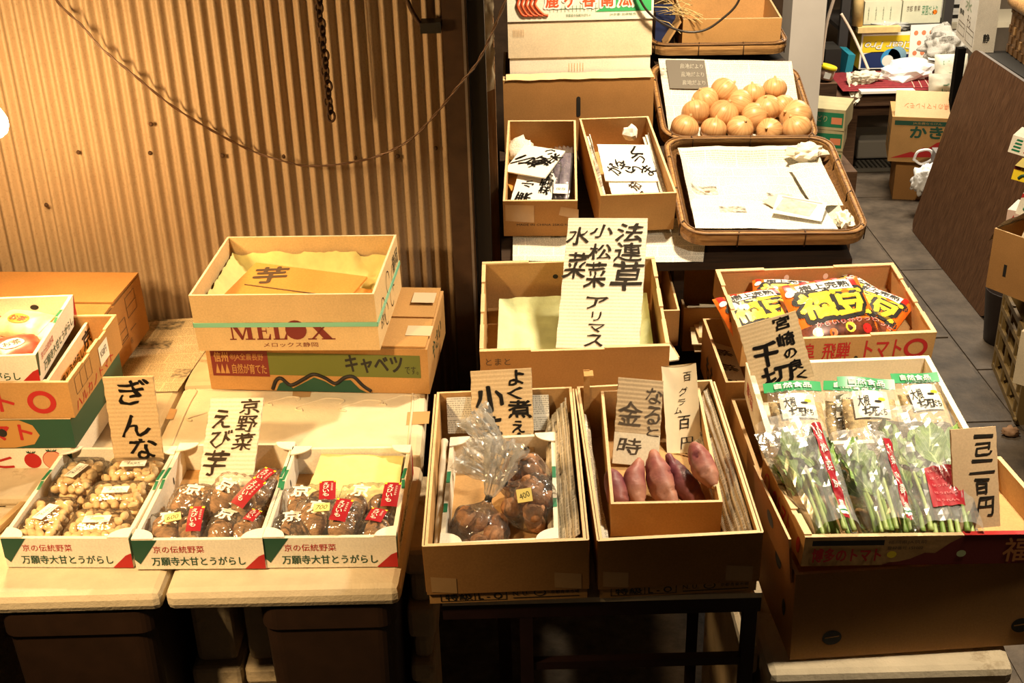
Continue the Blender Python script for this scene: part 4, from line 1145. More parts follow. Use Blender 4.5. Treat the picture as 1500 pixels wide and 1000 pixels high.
def knotted_bag(Mw, r, ln, wh, seed, n, plume=1.0, sticker=False):
    """Body of the bag is a full lump, tied into a neck, the film fanning out above it."""
    t = empty('taro_bag', Mw, 'knotted clear bag of small brown taro, ' + wh, 'bag', 'knotted bags in the small taro carton')
    b = MB()
    prof = [(.002, -ln), (.55 * r, -ln * .97), (.9 * r, -ln * .78), (r, -ln * .5), (.93 * r, -ln * .25), (.62 * r, -.014), (.25 * r, -.002), (.10 * r, .008)]
    prof = [(p.x, p.y) for p in curve_pts([(a, c, 0) for a, c in prof], 4)]
    def rm(a, v):
        return 1.04 + .12 * noise.noise(Vector((cos(a) * 2 + seed, sin(a) * 2, v * 3))) + .13 * v * v * sin(a * 13 + 2 * noise.noise(Vector((cos(a), sin(a), seed)))) + .05 * noise.noise(Vector((cos(a) * 7, sin(a) * 7 + seed, v * 9)))
    b.lathe(prof, FILM, 44, rmod=rm, smooth=False)
    obj('clear_film', b, parent=t)
    b = MB()
    pp = [(.10 * r, .012), (.20 * r, .020), (.36 * r, .038 * plume), (.46 * r, .058 * plume), (.54 * r, .076 * plume), (.60 * r, .092 * plume)]
    pp = [(p.x, p.y) for p in curve_pts([(a, c, 0) for a, c in pp], 4)]
    def rp(a, v):
        return 1 + .42 * sin(a * 9 + seed + 3 * v) * (.4 + v * .6) + .25 * noise.noise(Vector((cos(a) * 5 + seed, sin(a) * 5, v * 5))) + .2 * noise.noise(Vector((cos(a) * 11 + seed, sin(a) * 11, v * 11)))
    vs0 = len(b.v)
    n_ = 46
    vs = []; fs = []
    for j, (q, z) in enumerate(pp):
        v = j / (len(pp) - 1)
        for k in range(n_):
            a = 2 * pi * k / n_; rr = q * rp(a, v)
            vs.append((rr * cos(a), rr * sin(a) * .75, z + .014 * v * noise.noise(Vector((cos(a) * 4, sin(a) * 4 + seed, v)))))
    for j in range(len(pp) - 1):
        for k in range(n_): fs.append((j * n_ + k, j * n_ + (k + 1) % n_, (j + 1) * n_ + (k + 1) % n_, (j + 1) * n_ + k))
    b.add(vs, fs, FILM_N, smooth=False)
    gn_ = obj('gathered_neck', b, parent=t, label='crumpled film gathered above the knot')
    b = MB(); b.lathe([(.004, .004), (.0065, .006), (.0065, .014), (.004, .016)], BLACK, 12); obj('tie', b, parent=gn_)
    if sticker:
        b = MB(); b.box(-.013, .013, -.0115, .0115, 0, .0006, STICKER); b.text('400', -.009, .009, -.005, .005, BLACK, Matrix.Translation((0, 0, .0008)), rot=.25)
        nz = (Mw.inverted().to_3x3() @ Vector((-.05, -.75, .65))).normalized()
        q = nz.to_track_quat('Z', 'Y').to_matrix().to_4x4()
        obj('price_sticker', b, Matrix.Translation(nz * r * 1.07 + Vector((0, 0, -ln * .42))) @ q @ Matrix.Rotation(radians(sticker), 4, 'Z'), parent=t, label='yellow sticker marked 400')
    rr = random.Random(seed)
    for k in range(n):
        o = bpy.data.objects.new('small_taro', STM[k % 3]); COL.objects.link(o)
        a = k * 2.4; q = r * (.58 if k < n - 2 else .1)
        o.matrix_world = Mw @ Matrix.Translation((q * cos(a), q * sin(a), -ln * (.30 + .52 * (k % 4) / 3 if k < n - 2 else .35 + .4 * (k - n + 2)))) @ Matrix.Rotation(rr.uniform(0, 3), 4, 'X') @ Matrix.Rotation(rr.uniform(0, 3), 4, 'Z') @ Matrix.Scale(rr.uniform(.92, 1.1), 4)
        tag(o, 'small brown taro in the knotted bag ' + wh, 'taro', 'small taro in the bag ' + wh)
def axis(o, d):
    z = Vector(d).normalized(); x = Vector((0, 1, 0)).cross(z).normalized(); y = z.cross(x)
    return basis(o, x, y, z)
knotted_bag(axis(at(713, 738, Y=1.80), (.30, .34, .80)), .050, .098, 'at the front left', 1, 11, 1.25)
knotted_bag(axis(at(745, 712, Y=1.83), (-.75, .25, .55)), .048, .090, 'marked 400, at the front right', 2, 10, 1.1, sticker=-45)
knotted_bag(axis(at(745, 672, Y=1.90), (-.62, .30, .75)), .044, .095, 'behind, nearest the foot of the sign', 3, 9, 1.15)

SW = (.264, 1.659, .472, 1.2, 5.0, -1.0); w, d, h = .260, .455, .124
deep_carton(SW, w, d, h, 'deep kraft carton holding the smaller carton of sweet potatoes')
MS = pose(*SW)
for k in range(3):
    obj('newspaper', wavy([MS @ Vector(p) for p in ((.090 + k * .009, .02, .040 + .018 * k), (.114 + k * .004, .02, .080 + k * .014), (.112 + k * .004, .44, .092 + k * .012), (.082 + k * .010, .44, .062 + k * .016))], 14 + k, NEWS_G if k else NEWS, .002), label='newspaper wedged along the right inside of the sweet potato carton, %s' % ('innermost', 'middle one', 'outermost')[k], cat='newspaper', group='newspapers lining the sweet potato carton')
obj('newspaper', wavy([MS @ Vector(p) for p in ((-.122, .02, .05), (-.103, .02, .03), (-.110, .43, .055), (-.1225, .43, .085))], 18, NEWS, .002), label='newspaper strip down the left inside of the sweet potato carton', cat='newspaper', group='newspapers lining the sweet potato carton')
b = MB(); b.box(-.098, -.086, -.0015, .0, .05, .165, KRAFT); b.box(-.098, -.080, -.02, .0, .160, .1635, KRAFT)
obj('card_strip', b, MS @ Matrix.Translation((-.02, .4485, 0)), label='narrow kraft strip sticking up at the back of the sweet potato carton', cat='card strip')
SI = (.257, 1.781, .505, -1.3, 8.0, -.4)
b = tray(.190, .330, .074, KRAFT, KRAFT_IN, KRAFT_EDGE, t=.0055)
obj('small_carton', b, pose(*SI), label='small kraft carton of sweet potatoes nested inside the deep carton', cat='carton')
SKIN = None
def sweet_skin(name, lo, hi, pale):
    m, nt, b, out = _new(name)
    b.inputs['Roughness'].default_value = .5; b.inputs['Specular IOR Level'].default_value = .3
    v = _coord(nt); n = _noise(nt, v, 28, 5); n2 = _noise(nt, v, 9, 2)
    nt.links.new(_mix(nt, _ramp(nt, n2, [(.4, (0, 0, 0)), (.65, (.7, .7, .7))]), _ramp(nt, n, [(.3, lo), (.7, hi)]), pale), b.inputs['Base Color'])
    _bump(nt, n, .6, .004, b)
    return m
SKIN = sweet_skin('sweet_potato_skin', (.14, .032, .036), (.27, .080, .070), (.46, .23, .14)); SKIN_DARK = sweet_skin('dark_sweet_potato_skin', (.075, .014, .024), (.17, .035, .045), (.28, .10, .075))
TIP = plain('sweet_potato_cut_tip', (.72, .58, .36), .6)
SP = [(((907, 748, 1.815), (903, 716, 1.85), (894, 690, 1.89)), .019, 'leftmost, half hidden by the carton side'),
      (((940, 748, 1.815), (930, 712, 1.855), (938, 674, 1.905)), .0195, 'slim and dented, second from the left'),
      (((990, 748, 1.815), (968, 708, 1.86), (956, 660, 1.925)), .0235, 'pale and thick, standing in the middle'),
      (((1030, 746, 1.815), (1002, 708, 1.86), (978, 666, 1.915)), .0210, 'dark purple, fourth from the left'),
      (((1047, 712, 1.815), (1032, 684, 1.85), (1013, 652, 1.895)), .0215, 'at far right, pointing its cut tip over the carton edge')]
for i, (pts, r, wh) in enumerate(SP):
    c = curve_pts([at(x, y, Y=Y) for x, y, Y in pts], 14)
    o0 = c[len(c) // 2].copy(); c = [p - o0 for p in c]
    b = MB(); L = len(c)
    def rad(t, r=r):
        return r * (max(0, sin(pi * (.04 + .92 * t))) ** .55) * (1.05 - .22 * abs(t - .45)) + .0008
    b.tube(c, rad, SKIN_DARK if i in (0, 3) else SKIN, 20)
    nv = []
    for p in b.v:
        q = Vector(p); k = noise.noise(q * 42 + Vector((i * 9, 0, 0))) * .0030 + noise.noise(q * 17 + Vector((i * 5, 2, 0))) * .0055 - .0030 * max(0, noise.noise(q * 70 + Vector((i, 0, 3))) - .25) * 4
        j = min(range(0, L, 3), key=lambda a: (c[a] - q).length_squared)
        dd = (q - c[j]); nv.append(tuple(q + dd.normalized() * k if dd.length > 1e-5 else q))
    b.v = nv
    if i == 4:
        b.lathe([(.0, .003), (.005, .002), (.006, 0), (.006, -.004)], TIP, 12, M=axis(c[0] + (c[0] - c[3]).normalized() * .0005, c[0] - c[3]))
    obj('sweet_potato', b, Matrix.Translation(o0), label='reddish purple sweet potato, ' + wh, cat='sweet potato', group='sweet potatoes in the small carton')
sign('price_sign', 'faded grey cardboard sign with washed out brushwork behind the sweet potatoes', (.222, 1.957, .540, -10.2, 47, 6.5), .085, .166,
     [('な', .64, .98, .10, .28), ('る', .64, .97, .31, .52), ('と', .70, .97, .55, .66), ('金', .06, .58, .28, .56), ('時', .10, .60, .70, .88)], INK_FADE, card('greyed_sign_board', (.46, .33, .19)), patch=(0.0, 1.0, .64, 1.0, card('bleached_sign_board', (.66, .56, .40))))
sign('price_sign', 'narrow curled cream card sign with neat black characters behind the sweet potatoes', (.318, 1.988, .545, .2, 47, -15.5), .066, .172,
     [('百', .60, .84, .09, .19), ('グ', .45, .70, .26, .35), ('ラ', .40, .62, .39, .46), ('ム', .28, .50, .48, .55), ('百', .36, .72, .58, .73), ('円', .40, .74, .82, .95)], INK, plain('cream_card', (.78, .64, .42), .7, var=.06), ridged=False, bow=-.006, bold=.02)

# ------------------------------------------------------------------ the empty carton with the large sign, cartons beneath and beside
GR = (.130, 2.299, .500, -.8, 11.0, -.7); w, d, h = .391, .336, .126
b = tray(w, d, h, KRAFT_D, KRAFT_IN, KRAFT_EDGE, t=.006, tabs=.004)
b.text('とまと', .03 * w, .16 * w, .74 * h, .88 * h, INK_BROWN, Ff(w, d, h))
b.disc(.5 * w - .03, .70 * h, .006, BLACK, basis((-w / 2, d - .0068, 0), (1, 0, 0), (0, 0, 1), (0, -1, 0)))
obj('open_carton', b, pose(*GR), label='open kraft carton lined with pale green tissue, behind the two deep cartons', cat='carton')
MG = pose(*GR)
def hem(u, v):
    e = max(abs(u - .5), abs(v - .5)) * 2
    return (0, 0, .030 * max(0, (e - .8) / .2) ** 1.5 + .004 * noise.noise(Vector((u * 9, v * 9, 1))))
obj('tissue_sheet', sheet([MG @ Vector(p) for p in ((-.165, .012, .022), (.172, .012, .022), (.176, .290, .030), (-.160, .285, .030))], 36, 30, PAPER_G, .004, 22, 9, fold=hem), label='wrinkled pale green tissue inside the carton with the large sign', cat='tissue')
sign('price_sign', 'large tall cardboard sign with three columns of grey brushed characters', (.180, 2.349, .589, -9.4, 37.6, -2.9), .178, .326,
     [('法', .62, .96, .04, .19), ('連', .62, .95, .20, .34), ('草', .60, .99, .35, .56), ('小', .30, .58, .055, .16), ('松', .30, .58, .21, .33), ('菜', .28, .53, .35, .55),
      ('ア', .32, .58, .62, .71), ('リ', .40, .51, .73, .80), ('マ', .37, .57, .82, .88), ('ス', .34, .56, .90, .985), ('水', .02, .28, .07, .22), ('菜', .02, .29, .28, .48)], plain('grey_brush_ink', (.060, .045, .030), .55), SIGN_PALE)
b = tray(.40, .30, .130, KRAFT_D, KRAFT_IN, KRAFT_EDGE, t=.006)
obj('open_carton', b, pose(.125, 2.285, .352, -.8, 3, 0), label='lower brown carton carrying the tissue lined carton', cat='carton')
b = MB(); b.box(-.30, .92, 2.29, 3.40, .33, .35, wood('stall_planks', (.016, .009, .005), (.035, .018, .009), 8, .8))
st = empty('stall_stand', Matrix.Identity(4), 'dark plank stand under the back rows of cartons', 'stand'); b2 = MB(); b2.box(-.06, .86, 2.275, 3.74, .325, .350, MATS['stall_planks']); obj('planks', b2, parent=st)
for x in (-.05, .82):
    for y in (2.29, 3.40):
        b = MB(); b.box(x, x + .03, y, y + .03, GROUND, .324, POST); obj('leg', b, parent=st)
# wedge shaped rack that tilts the top row
b = MB(); x0, x1 = -.02, .82
b.add([(x0, 2.738, .600), (x1, 2.738, .600), (x1, 3.30, .720), (x0, 3.30, .720), (x0, 2.738, .618), (x1, 2.738, .618), (x1, 3.30, .738), (x0, 3.30, .738)], [(3, 2, 1, 0), (4, 5, 6, 7), (0, 1, 5, 4), (1, 2, 6, 5), (2, 3, 7, 6), (3, 0, 4, 7)], MATS['stall_planks'])
rk = empty('display_rack', Matrix.Identity(4), 'sloping dark display rack under the small cartons and the front basket', 'rack'); obj('slope', b, parent=rk)
for x in (0, .40, .79):
    b = MB(); b.box(x, x + .025, 2.78, 2.805, .351, .606, MATS['stall_planks']); obj('leg', b, parent=rk)
    b = MB(); b.box(x, x + .025, 3.26, 3.285, .351, .709, MATS['stall_planks']); obj('leg', b, parent=rk)

def junk(M, n, seed, sx, sy, z, label):
    r_ = random.Random(seed)
    for k in range(n):
        q = r_.uniform(.7, 1); b = MB(); b.box(-sx / 2 * q, sx / 2 * q, -sy / 2 * q, sy / 2 * q, 0, .0035, PALE if k % 2 else NEWS if False else KRAFT_EDGE)
        obj('card_scrap', b, M @ Matrix.Translation((r_.uniform(-.008, .008), r_.uniform(-.02, .02), z + k * .007)) @ Matrix.Rotation(r_.uniform(-.25, .25), 4, 'Z') @ Matrix.Rotation(r_.uniform(-.04, .12), 4, 'X'), label=label, cat='card', group='card scraps ' + label.split(' in ')[-1])
g1 = pose(.322, 2.655, .440, 0, 6, 0)
b = tray(.150, .30, .098, KRAFT_D, KRAFT_IN, KRAFT_EDGE, t=.005); obj('small_carton', b, g1, label='narrow carton with scraps right behind the tissue lined carton', cat='carton')
junk(g1, 4, 5, .11, .2, .012, 'scrap of pale board in the narrow carton behind the large sign')
g2 = pose(.502, 2.735, .385, 0, 3, 0)
b = tray(.165, .25, .118, KRAFT_D, KRAFT_IN, KRAFT_EDGE, t=.005); obj('small_carton', b, g2, label='carton of cut board scraps just left of the snack tray', cat='carton')
tp = MB(); tp.quad((-.083, -.0008, .02), (-.02, -.0008, .02), (-.02, -.0008, .075), (-.083, -.0008, .075), TAPE)
junk(g2, 8, 8, .14, .20, .030, 'cut scrap of board in the carton left of the snack tray')
g3 = pose(.649, 2.292, .400, 0, 0, 0); w, d, h = .405, .32, .130
b = tray(w, d, h, KRAFT_D, KRAFT_IN, KRAFT_EDGE, t=.006); F = Fl(w, d, h)
b.text('もも', .25 * d, .55 * d, .2 * h, .6 * h, BLACK, F, bold=.05)
c3 = obj('open_carton', b, g3, label='brown carton with black print under the snack tray', cat='carton')
fl = MB(); fl.box(0, .060, .03, d - .03, 0, .003, PALE)
for k in range(3): fl.text('桃', .014, .044, .07 + k * .075, .115 + k * .075, BLACK, Matrix.Translation((0, 0, .0038)), rot=-1.2, bold=.03)
obj('side_flap', fl, basis((-w / 2 + .010, 0, h - .045), (.94, 0, -.34), (0, 1, 0), (.34, 0, .94)), parent=c3, label='inner flap with three printed characters')
g4 = pose(.676, 1.958, .36, 0, 0, 0)
b = tray(.436, .325, .136, KRAFT_D, KRAFT_IN, KRAFT_EDGE, t=.007); obj('open_carton', b, g4, label='brown carton beneath the white box of dried radish packs', cat='carton')

# ------------------------------------------------------------------ two small sloping cartons with signs
SL = (.077, 2.850, .655, -2.7, 13.4, .6); w, d, h = .180, .393, .102
b = tray(w, d, h, KRAFT_D, KRAFT_IN, KRAFT_EDGE, t=.0055)
b.text('MADE IN CHINA 25KG NET', .18 * w, .95 * w, .30 * h, .36 * h, BLACK, Ff(w, d, h))
o = obj('small_carton', b, pose(*SL), label='small sloping carton with signs and a plastic bag, nearest the black post', cat='carton')
tp = MB(); tp.quad((-.085, -.0009, .045), (-.015, -.0009, .040), (-.015, -.0009, .090), (-.085, -.0009, .092), TAPE); obj('tape', tp, parent=o)
tp = MB(); tp.quad((.045, -.0012, .062), (.093, -.0012, .05), (.093, -.0012, .078), (.05, -.0012, .086), TAPE); obj('tape', tp, parent=o)
SR = (.312, 2.850, .662, 4.2, 12.1, .8); w, d, h = .186, .395, .104
b = tray(w, d, h, KRAFT, KRAFT_IN, KRAFT_EDGE, t=.0055)
o = obj('small_carton', b, pose(*SR), label='small sloping carton with two pale signs, left of the large front basket', cat='carton')
obj('newspaper', sheet([at(751, 382, Y=2.742), at(1030, 384, Y=2.738), at(1042, 335, Y=2.87) + Vector((0, .06, .006)), at(752, 340, Y=2.88) + Vector((0, .06, .006))], 30, 10, NEWS_W, .003, 12, 21), label='faded newspaper spread beneath the two small sloping cartons', cat='newspaper')
MSL, MSR = pose(*SL), pose(*SR)
tw = 2.75
sign('price_sign', 'white sign lying upside down at the back of the carton by the black post', (.042, 2.985, .770, -30, 19, 1), .118, .118,
     [('小', .05, .40, .30, .80, 2.4), ('松', .40, .72, .30, .75, 2.5), ('菜', .72, .98, .15, .60, 2.6), ('リ', .62, .78, .02, .2, 2.4)], INK, PWHITE, ridged=False, bold=.05)
sign('price_sign', 'white sign lying at the front of the carton by the black post', (.052, 2.876, .728, -11, 16, -3), .101, .150,
     [('京', .62, .95, .06, .22, 1.4), ('野', .62, .97, .25, .46, 1.5), ('菜', .60, .95, .50, .68, 1.4), ('小', .18, .46, .30, .50, 1.4), ('栗', .10, .50, .66, .92, 1.5)], INK, PWHITE, ridged=False, bold=.045)
MB_ = MSL @ Matrix.Translation((.052, .17, .050)) @ Matrix.Rotation(radians(8), 4, 'X') @ Matrix.Rotation(radians(-3), 4, 'Z')
t = empty('plastic_bag', MB_, 'clear bag with a dark purple bundle in the carton by the black post', 'bag')
b, _f = pillow(.060, .20, .030, plain('purple_bundle', (.10, .075, .115), .45, var=.4, vscale=40, spec=.6), 3); obj('dark_bundle', b, parent=t)
obj('clear_film', bag_shell(.068, .23, .040, 33, FILM), parent=t)
b = MB(); b.box(-.018, .018, -.018, .018, 0, .0005, LABEL); b.text('保存', -.012, .012, -.006, .004, BLACK, Matrix.Translation((0, 0, .0007))); obj('paper_label', b, Matrix.Translation((.002, -.075, .040)), parent=t)
obj('newspaper', crumple(3, (.035, .06, .03), NEWS_W, .3, 3, MSL @ Matrix.Translation((-.055, .31, .055))), label='rolled newspaper at the back left of the carton by the black post', cat='newspaper')
b = MB(); b.box(-.03, .03, -.03, .03, 0, .003, ENV); obj('card_scrap', b, MSL @ Matrix.Translation((-.055, .17, .045)) @ Matrix.Rotation(.3, 4, 'Z'), label='small orange card between the two signs by the black post', cat='card')
sign('price_sign', 'larger white sign with slanting brushwork lying at the back of the second small carton', (.311, 2.950, .757, 3.9, 18, 4), .135, .158,
     [('く', .58, .82, .08, .34, .6), ('う', .62, .86, .30, .52, .9), ('が', .10, .32, .55, .85, .8), ('ざ', .34, .56, .50, .80, .9), ('つ', .58, .74, .60, .82, .9), ('ま', .76, .96, .58, .85, .8), ('ん', .22, .44, .42, .58, .7)], INK, PWHITE, ridged=False, bold=.035)
sign('price_sign', 'smaller white sign with faded characters at the front of the second small carton', (.318, 2.872, .728, 5, 17, 3), .119, .088,
     [('茄', .42, .66, .05, .42, .9), ('子', .60, .80, .52, .88, .9), ('ん', .40, .60, .55, .88, .6)], INK_BROWN, PWHITE, ridged=False, bold=.03)
for nm, k, lb in (('newspaper', -.078, 'crumpled newspaper along the left inside of the second small carton'), ('newspaper', .078, 'folded newspaper along the right inside of the second small carton')):
    obj(nm, wavy([MSR @ Vector(p) for p in ((k - .008, .04, .04), (k + .008, .04, .055), (k + .008, .34, .085), (k - .009, .34, .07))], 23 + int(k > 0), NEWS_W, .003), label=lb, cat='newspaper')
obj('paper_wad', crumple(5, (.020, .02, .02), PWHITE, .35, 2, MSR @ Matrix.Translation((.04, .36, .075)), flat=True), label='small wad of white paper at the back of the second small carton', cat='paper')

# tall cartons behind
w, d, h = .405, .34, .235
b = tray(w, d, h, KRAFT_D, KRAFT_IN, KRAFT_EDGE, t=.006); F = Ff(w, d, h)
for k in range(13):
    pass
b.box(-w / 2 + .50 * w - .0055, -w / 2 + .50 * w + .0055, -.0006, .001, h * .58, h * .77, BLACK)
b.disc(.5 * w, h * .77, .0055, BLACK, F); b.disc(.5 * w, h * .58, .0055, BLACK, F)
bc = obj('brown_carton', b, pose(.197, 3.285, .700, -.6, 0, 0), label='brown carton with a slotted hand hole behind the two small cartons', cat='carton')
fl = MB(); fl.grid(lambda u, v: ((u - .5) * w * .96, -.003 + .03 * v, h + .010 * v + .003 * noise.noise(Vector((u * 9, v * 4, 0)))), 30, 4, KRAFT_EDGE); obj('torn_flap', fl, parent=bc)
w, d, h = .378, .30, .158
b = solid(w, d, h, WHITE, WHITE); b.box(-w / 2 - .003, w / 2 + .003, -.003, d, .062, h - .002, PALE)
F = Ff(w, d, h, .0042)
for k in range(7): b.quad(((.03 + k * .012) * w, .75 * h, 0), ((.033 + k * .012) * w, .75 * h, 0), ((.033 + k * .012) * w, .88 * h, 0), ((.03 + k * .012) * w, .88 * h, 0), KRAFT_EDGE, F)
for k in range(6): b.quad(((.42 + k * .02) * w, .14 * h, 0), ((.424 + k * .02) * w, .14 * h, 0), ((.424 + k * .02) * w, .28 * h, 0), ((.42 + k * .02) * w, .28 * h, 0), KRAFT_EDGE, Ff(w, d, h))
obj('pale_carton', b, pose(.203, 3.318, .925, -.4, 0, 0), label='plain pale carton between the brown carton and the pumpkin carton', cat='carton')
w, d, h = .386, .31, .20
b = solid(w, d, h, WHITE, WHITE); F = Ff(w, d, h); F2 = Ff(w, d, h, .0012); F3 = Ff(w, d, h, .0018)
hq = h * .66
b.poly([(.60 * w, .16 * hq), (.985 * w, .16 * hq), (.985 * w, hq * .9), (.93 * w, hq * .72)], plain('leaf_green_print', (.05, .36, .12), .5), F)
for k in range(13): b.quad(((.29 + k * .026) * w, .17 * hq, 0), ((.292 + k * .026) * w, .17 * hq, 0), ((.292 + k * .026) * w, .30 * hq, 0), ((.29 + k * .026) * w, .30 * hq, 0), GREEN, F)
b.quad((.28 * w, .225 * hq, 0), (.62 * w, .225 * hq, 0), (.62 * w, .235 * hq, 0), (.28 * w, .235 * hq, 0), GREEN, F)
for k, g in enumerate('鹿ケ谷南瓜'):
    x = (.265 + k * .125) * w
    b.text(g, x - .004, x + .098 * w, .245 * hq, .545 * hq, PWHITE, F2, bold=.11); b.text(g, x, x + .085 * w, .27 * hq, .52 * hq, plain('print_vermilion', (.62, .09, .03), .5), F3, bold=.05)
for k in range(5):      # plump fluted gourd drawn in red bands
    b.tube(curve_pts([((.06 + k * .022) * w, .58 * hq, 0), ((.08 + k * .030) * w, .46 * hq, 0), ((.07 + k * .030) * w, .32 * hq, 0), ((.10 + k * .036) * w, .14 * hq, 0), ((.135 + k * .036) * w, .11 * hq, 0)], 6), .0035, MATS['print_vermilion'], 6, M=F)
b.text('京都産の伝統かぼちゃ', .40 * w, .57 * w, .07 * hq, .13 * hq, GREEN, F); b.text('JA京都 出荷組合', .70 * w, .88 * w, .07 * hq, .13 * hq, GREEN, F)
obj('pumpkin_carton', b, pose(.204, 3.312, 1.084, -.4, 0, 0), label='white carton with red lettering and a red gourd picture, topmost of the rear stack', cat='carton')

# ------------------------------------------------------------------ bamboo baskets
def basket(ps, w, d, h, label, ties=11, rim_h=.034):
    M = pose(*ps); t = empty('bamboo_basket', M, label, 'basket', 'flat bamboo baskets')
    R_ = .055
    def outline(off, n=7):
        a = w / 2 + off; bq = d / 2 + off; r = R_ + off * .6; pts = []
        for cx, cy, a0 in ((a - r, -bq + r, -pi / 2), (a - r, bq - r, 0), (-a + r, bq - r, pi / 2), (-a + r, -bq + r, pi)):
            for i in range(n + 1): pts.append((cx + r * cos(a0 + pi / 2 * i / n), cy + d / 2 + r * sin(a0 + pi / 2 * i / n)))
        return pts
    def wall(levels, m, base=False, M_=None):
        mb = MB(); m_ = len(outline(0)); vs = []; fs = []; uvs = []
        for off, z in levels:
            L = 0; P = outline(off)
            for i, p in enumerate(P):
                L += (Vector(p) - Vector(P[i - 1])).length if i else 0
                vs.append((p[0], p[1], z)); uvs.append((L, z))
        for i in range(len(levels) - 1):
            for k in range(m_): fs.append((i * m_ + k, i * m_ + (k + 1) % m_, (i + 1) * m_ + (k + 1) % m_, (i + 1) * m_ + k))
        if base: fs.append(tuple((len(levels) - 1) * m_ + k for k in range(m_)))
        mb.add(vs, fs, m, None, uvs, False)
        return mb
    zt = h
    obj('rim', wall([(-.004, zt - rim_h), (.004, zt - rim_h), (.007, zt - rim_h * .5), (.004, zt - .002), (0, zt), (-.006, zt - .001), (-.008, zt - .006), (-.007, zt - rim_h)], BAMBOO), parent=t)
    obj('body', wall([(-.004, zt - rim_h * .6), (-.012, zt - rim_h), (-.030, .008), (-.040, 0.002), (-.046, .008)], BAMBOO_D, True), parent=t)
    for off, z, rr in ((.0055, zt - .001, .0026), (-.006, zt - .0005, .0024)):
        mb = MB(); P = outline(off); mb.tube([(p[0], p[1], z) for p in P + P[:1]], rr, BAMBOO_D, 6, cap=False); obj('rim_hoop', mb, parent=t)
    P = outline(.0075); Q = outline(-.0085); n = len(P)
    L = [0]
    for i in range(1, n): L.append(L[-1] + (Vector(P[i]) - Vector(P[i - 1])).length)
    per = L[-1] + (Vector(P[0]) - Vector(P[-1])).length
    for k in range(ties):
        s = per * (k + .4) / ties
        i = max(j for j in range(n) if L[j] <= s); f = (s - L[i]) / ((L[i + 1] if i + 1 < n else per) - L[i] + 1e-9); j = (i + 1) % n
        p = Vector(P[i]).lerp(Vector(P[j]), f); q = Vector(Q[i]).lerp(Vector(Q[j]), f)
        mb = MB(); mb.tube([(p.x, p.y, zt - rim_h - .002), (p.x, p.y, zt - .004), ((p.x + q.x) / 2, (p.y + q.y) / 2, zt + .004), (q.x, q.y, zt - .005), (q.x, q.y, zt - rim_h)], .0016, VINE, 5)
        obj('binding', mb, parent=t)
    return M
def weave(b, M, w, h, y, m):
    pass
BF = (.635, 2.761, .628, -.8, 11.9, 1.0)
MF = basket(BF, .435, .469, .061, 'large flat bamboo basket lined with bright newspaper, in front of the onions')
w, d = .435, .469
def bowl(u, v):
    e = max(abs(u - .5), abs(v - .5)) * 2
    return (0, 0, .034 * max(0, (e - .82) / .18) ** 1.4)
obj('newspaper', sheet([MF @ Vector(p) for p in ((-.185, .035, .014), (.182, .035, .014), (.182, .438, .014), (-.185, .438, .014))], 40, 40, NEWS_W, .011, 8, 30, fold=bowl), label='bright newspaper lining the large front basket', cat='newspaper')
obj('newspaper', sheet([MF @ Vector(p) for p in ((-.192, .012, .066), (.150, .016, .058), (.145, .17, .034), (-.180, .20, .036))], 24, 16, NEWS_W, .004, 10, 31), label='folded newspaper along the front edge of the large basket', cat='newspaper')
obj('paper_wad', crumple(8, (.050, .034, .026), plain('old_paper', (.78, .72, .58), .85, var=.15, vscale=25), .42, 3, MF @ Matrix.Translation((.150, .405, .050)), freq=1.7, flat=True), label='crumpled paper ball in the back right corner of the large basket', cat='paper')
obj('paper_wad', crumple(12, (.020, .035, .022), MATS['old_paper'], .42, 3, MF @ Matrix.Translation((.178, .07, .048)), freq=1.7, flat=True), label='crumpled paper in the front right corner of the large basket', cat='paper')
obj('newspaper', sheet([MF @ Vector(p) for p in ((.125, .16, .030), (.190, .14, .050), (.180, .36, .048), (.10, .37, .028))], 16, 20, NEWS_W, .008, 20, 33), label='curled newspaper along the right side of the large basket', cat='newspaper')
lf = MB(); lf.box(-.06, .06, -.045, .045, 0, .0008, PWHITE)
Mi = Matrix.Translation((0, 0, .0012))
lf.quad((-.055, -.030, 0), (.030, -.034, 0), (.040, .028, 0), (-.045, .034, 0), plain('leaflet_pink', (.62, .40, .33), .4, var=.35, vscale=50), Mi)
lf.quad((-.05, .034, .0002), (.05, .034, .0002), (.05, .040, .0002), (-.05, .040, .0002), plain('leaflet_grey', (.30, .28, .26), .4), Mi)
obj('leaflet', lf, MF @ Matrix.Translation((.075, .11, .060)) @ Matrix.Rotation(radians(-20), 4, 'Z'), label='glossy printed leaflet lying in the large front basket', cat='leaflet')
lf = MB(); lf.box(-.035, .035, -.022, .022, 0, .0008, plain('buff_envelope', (.68, .54, .36), .6))
obj('leaflet', lf, MF @ Matrix.Translation((.035, .165, .048)) @ Matrix.Rotation(radians(35), 4, 'Z'), label='buff slip of paper beside the leaflet in the large basket', cat='leaflet')

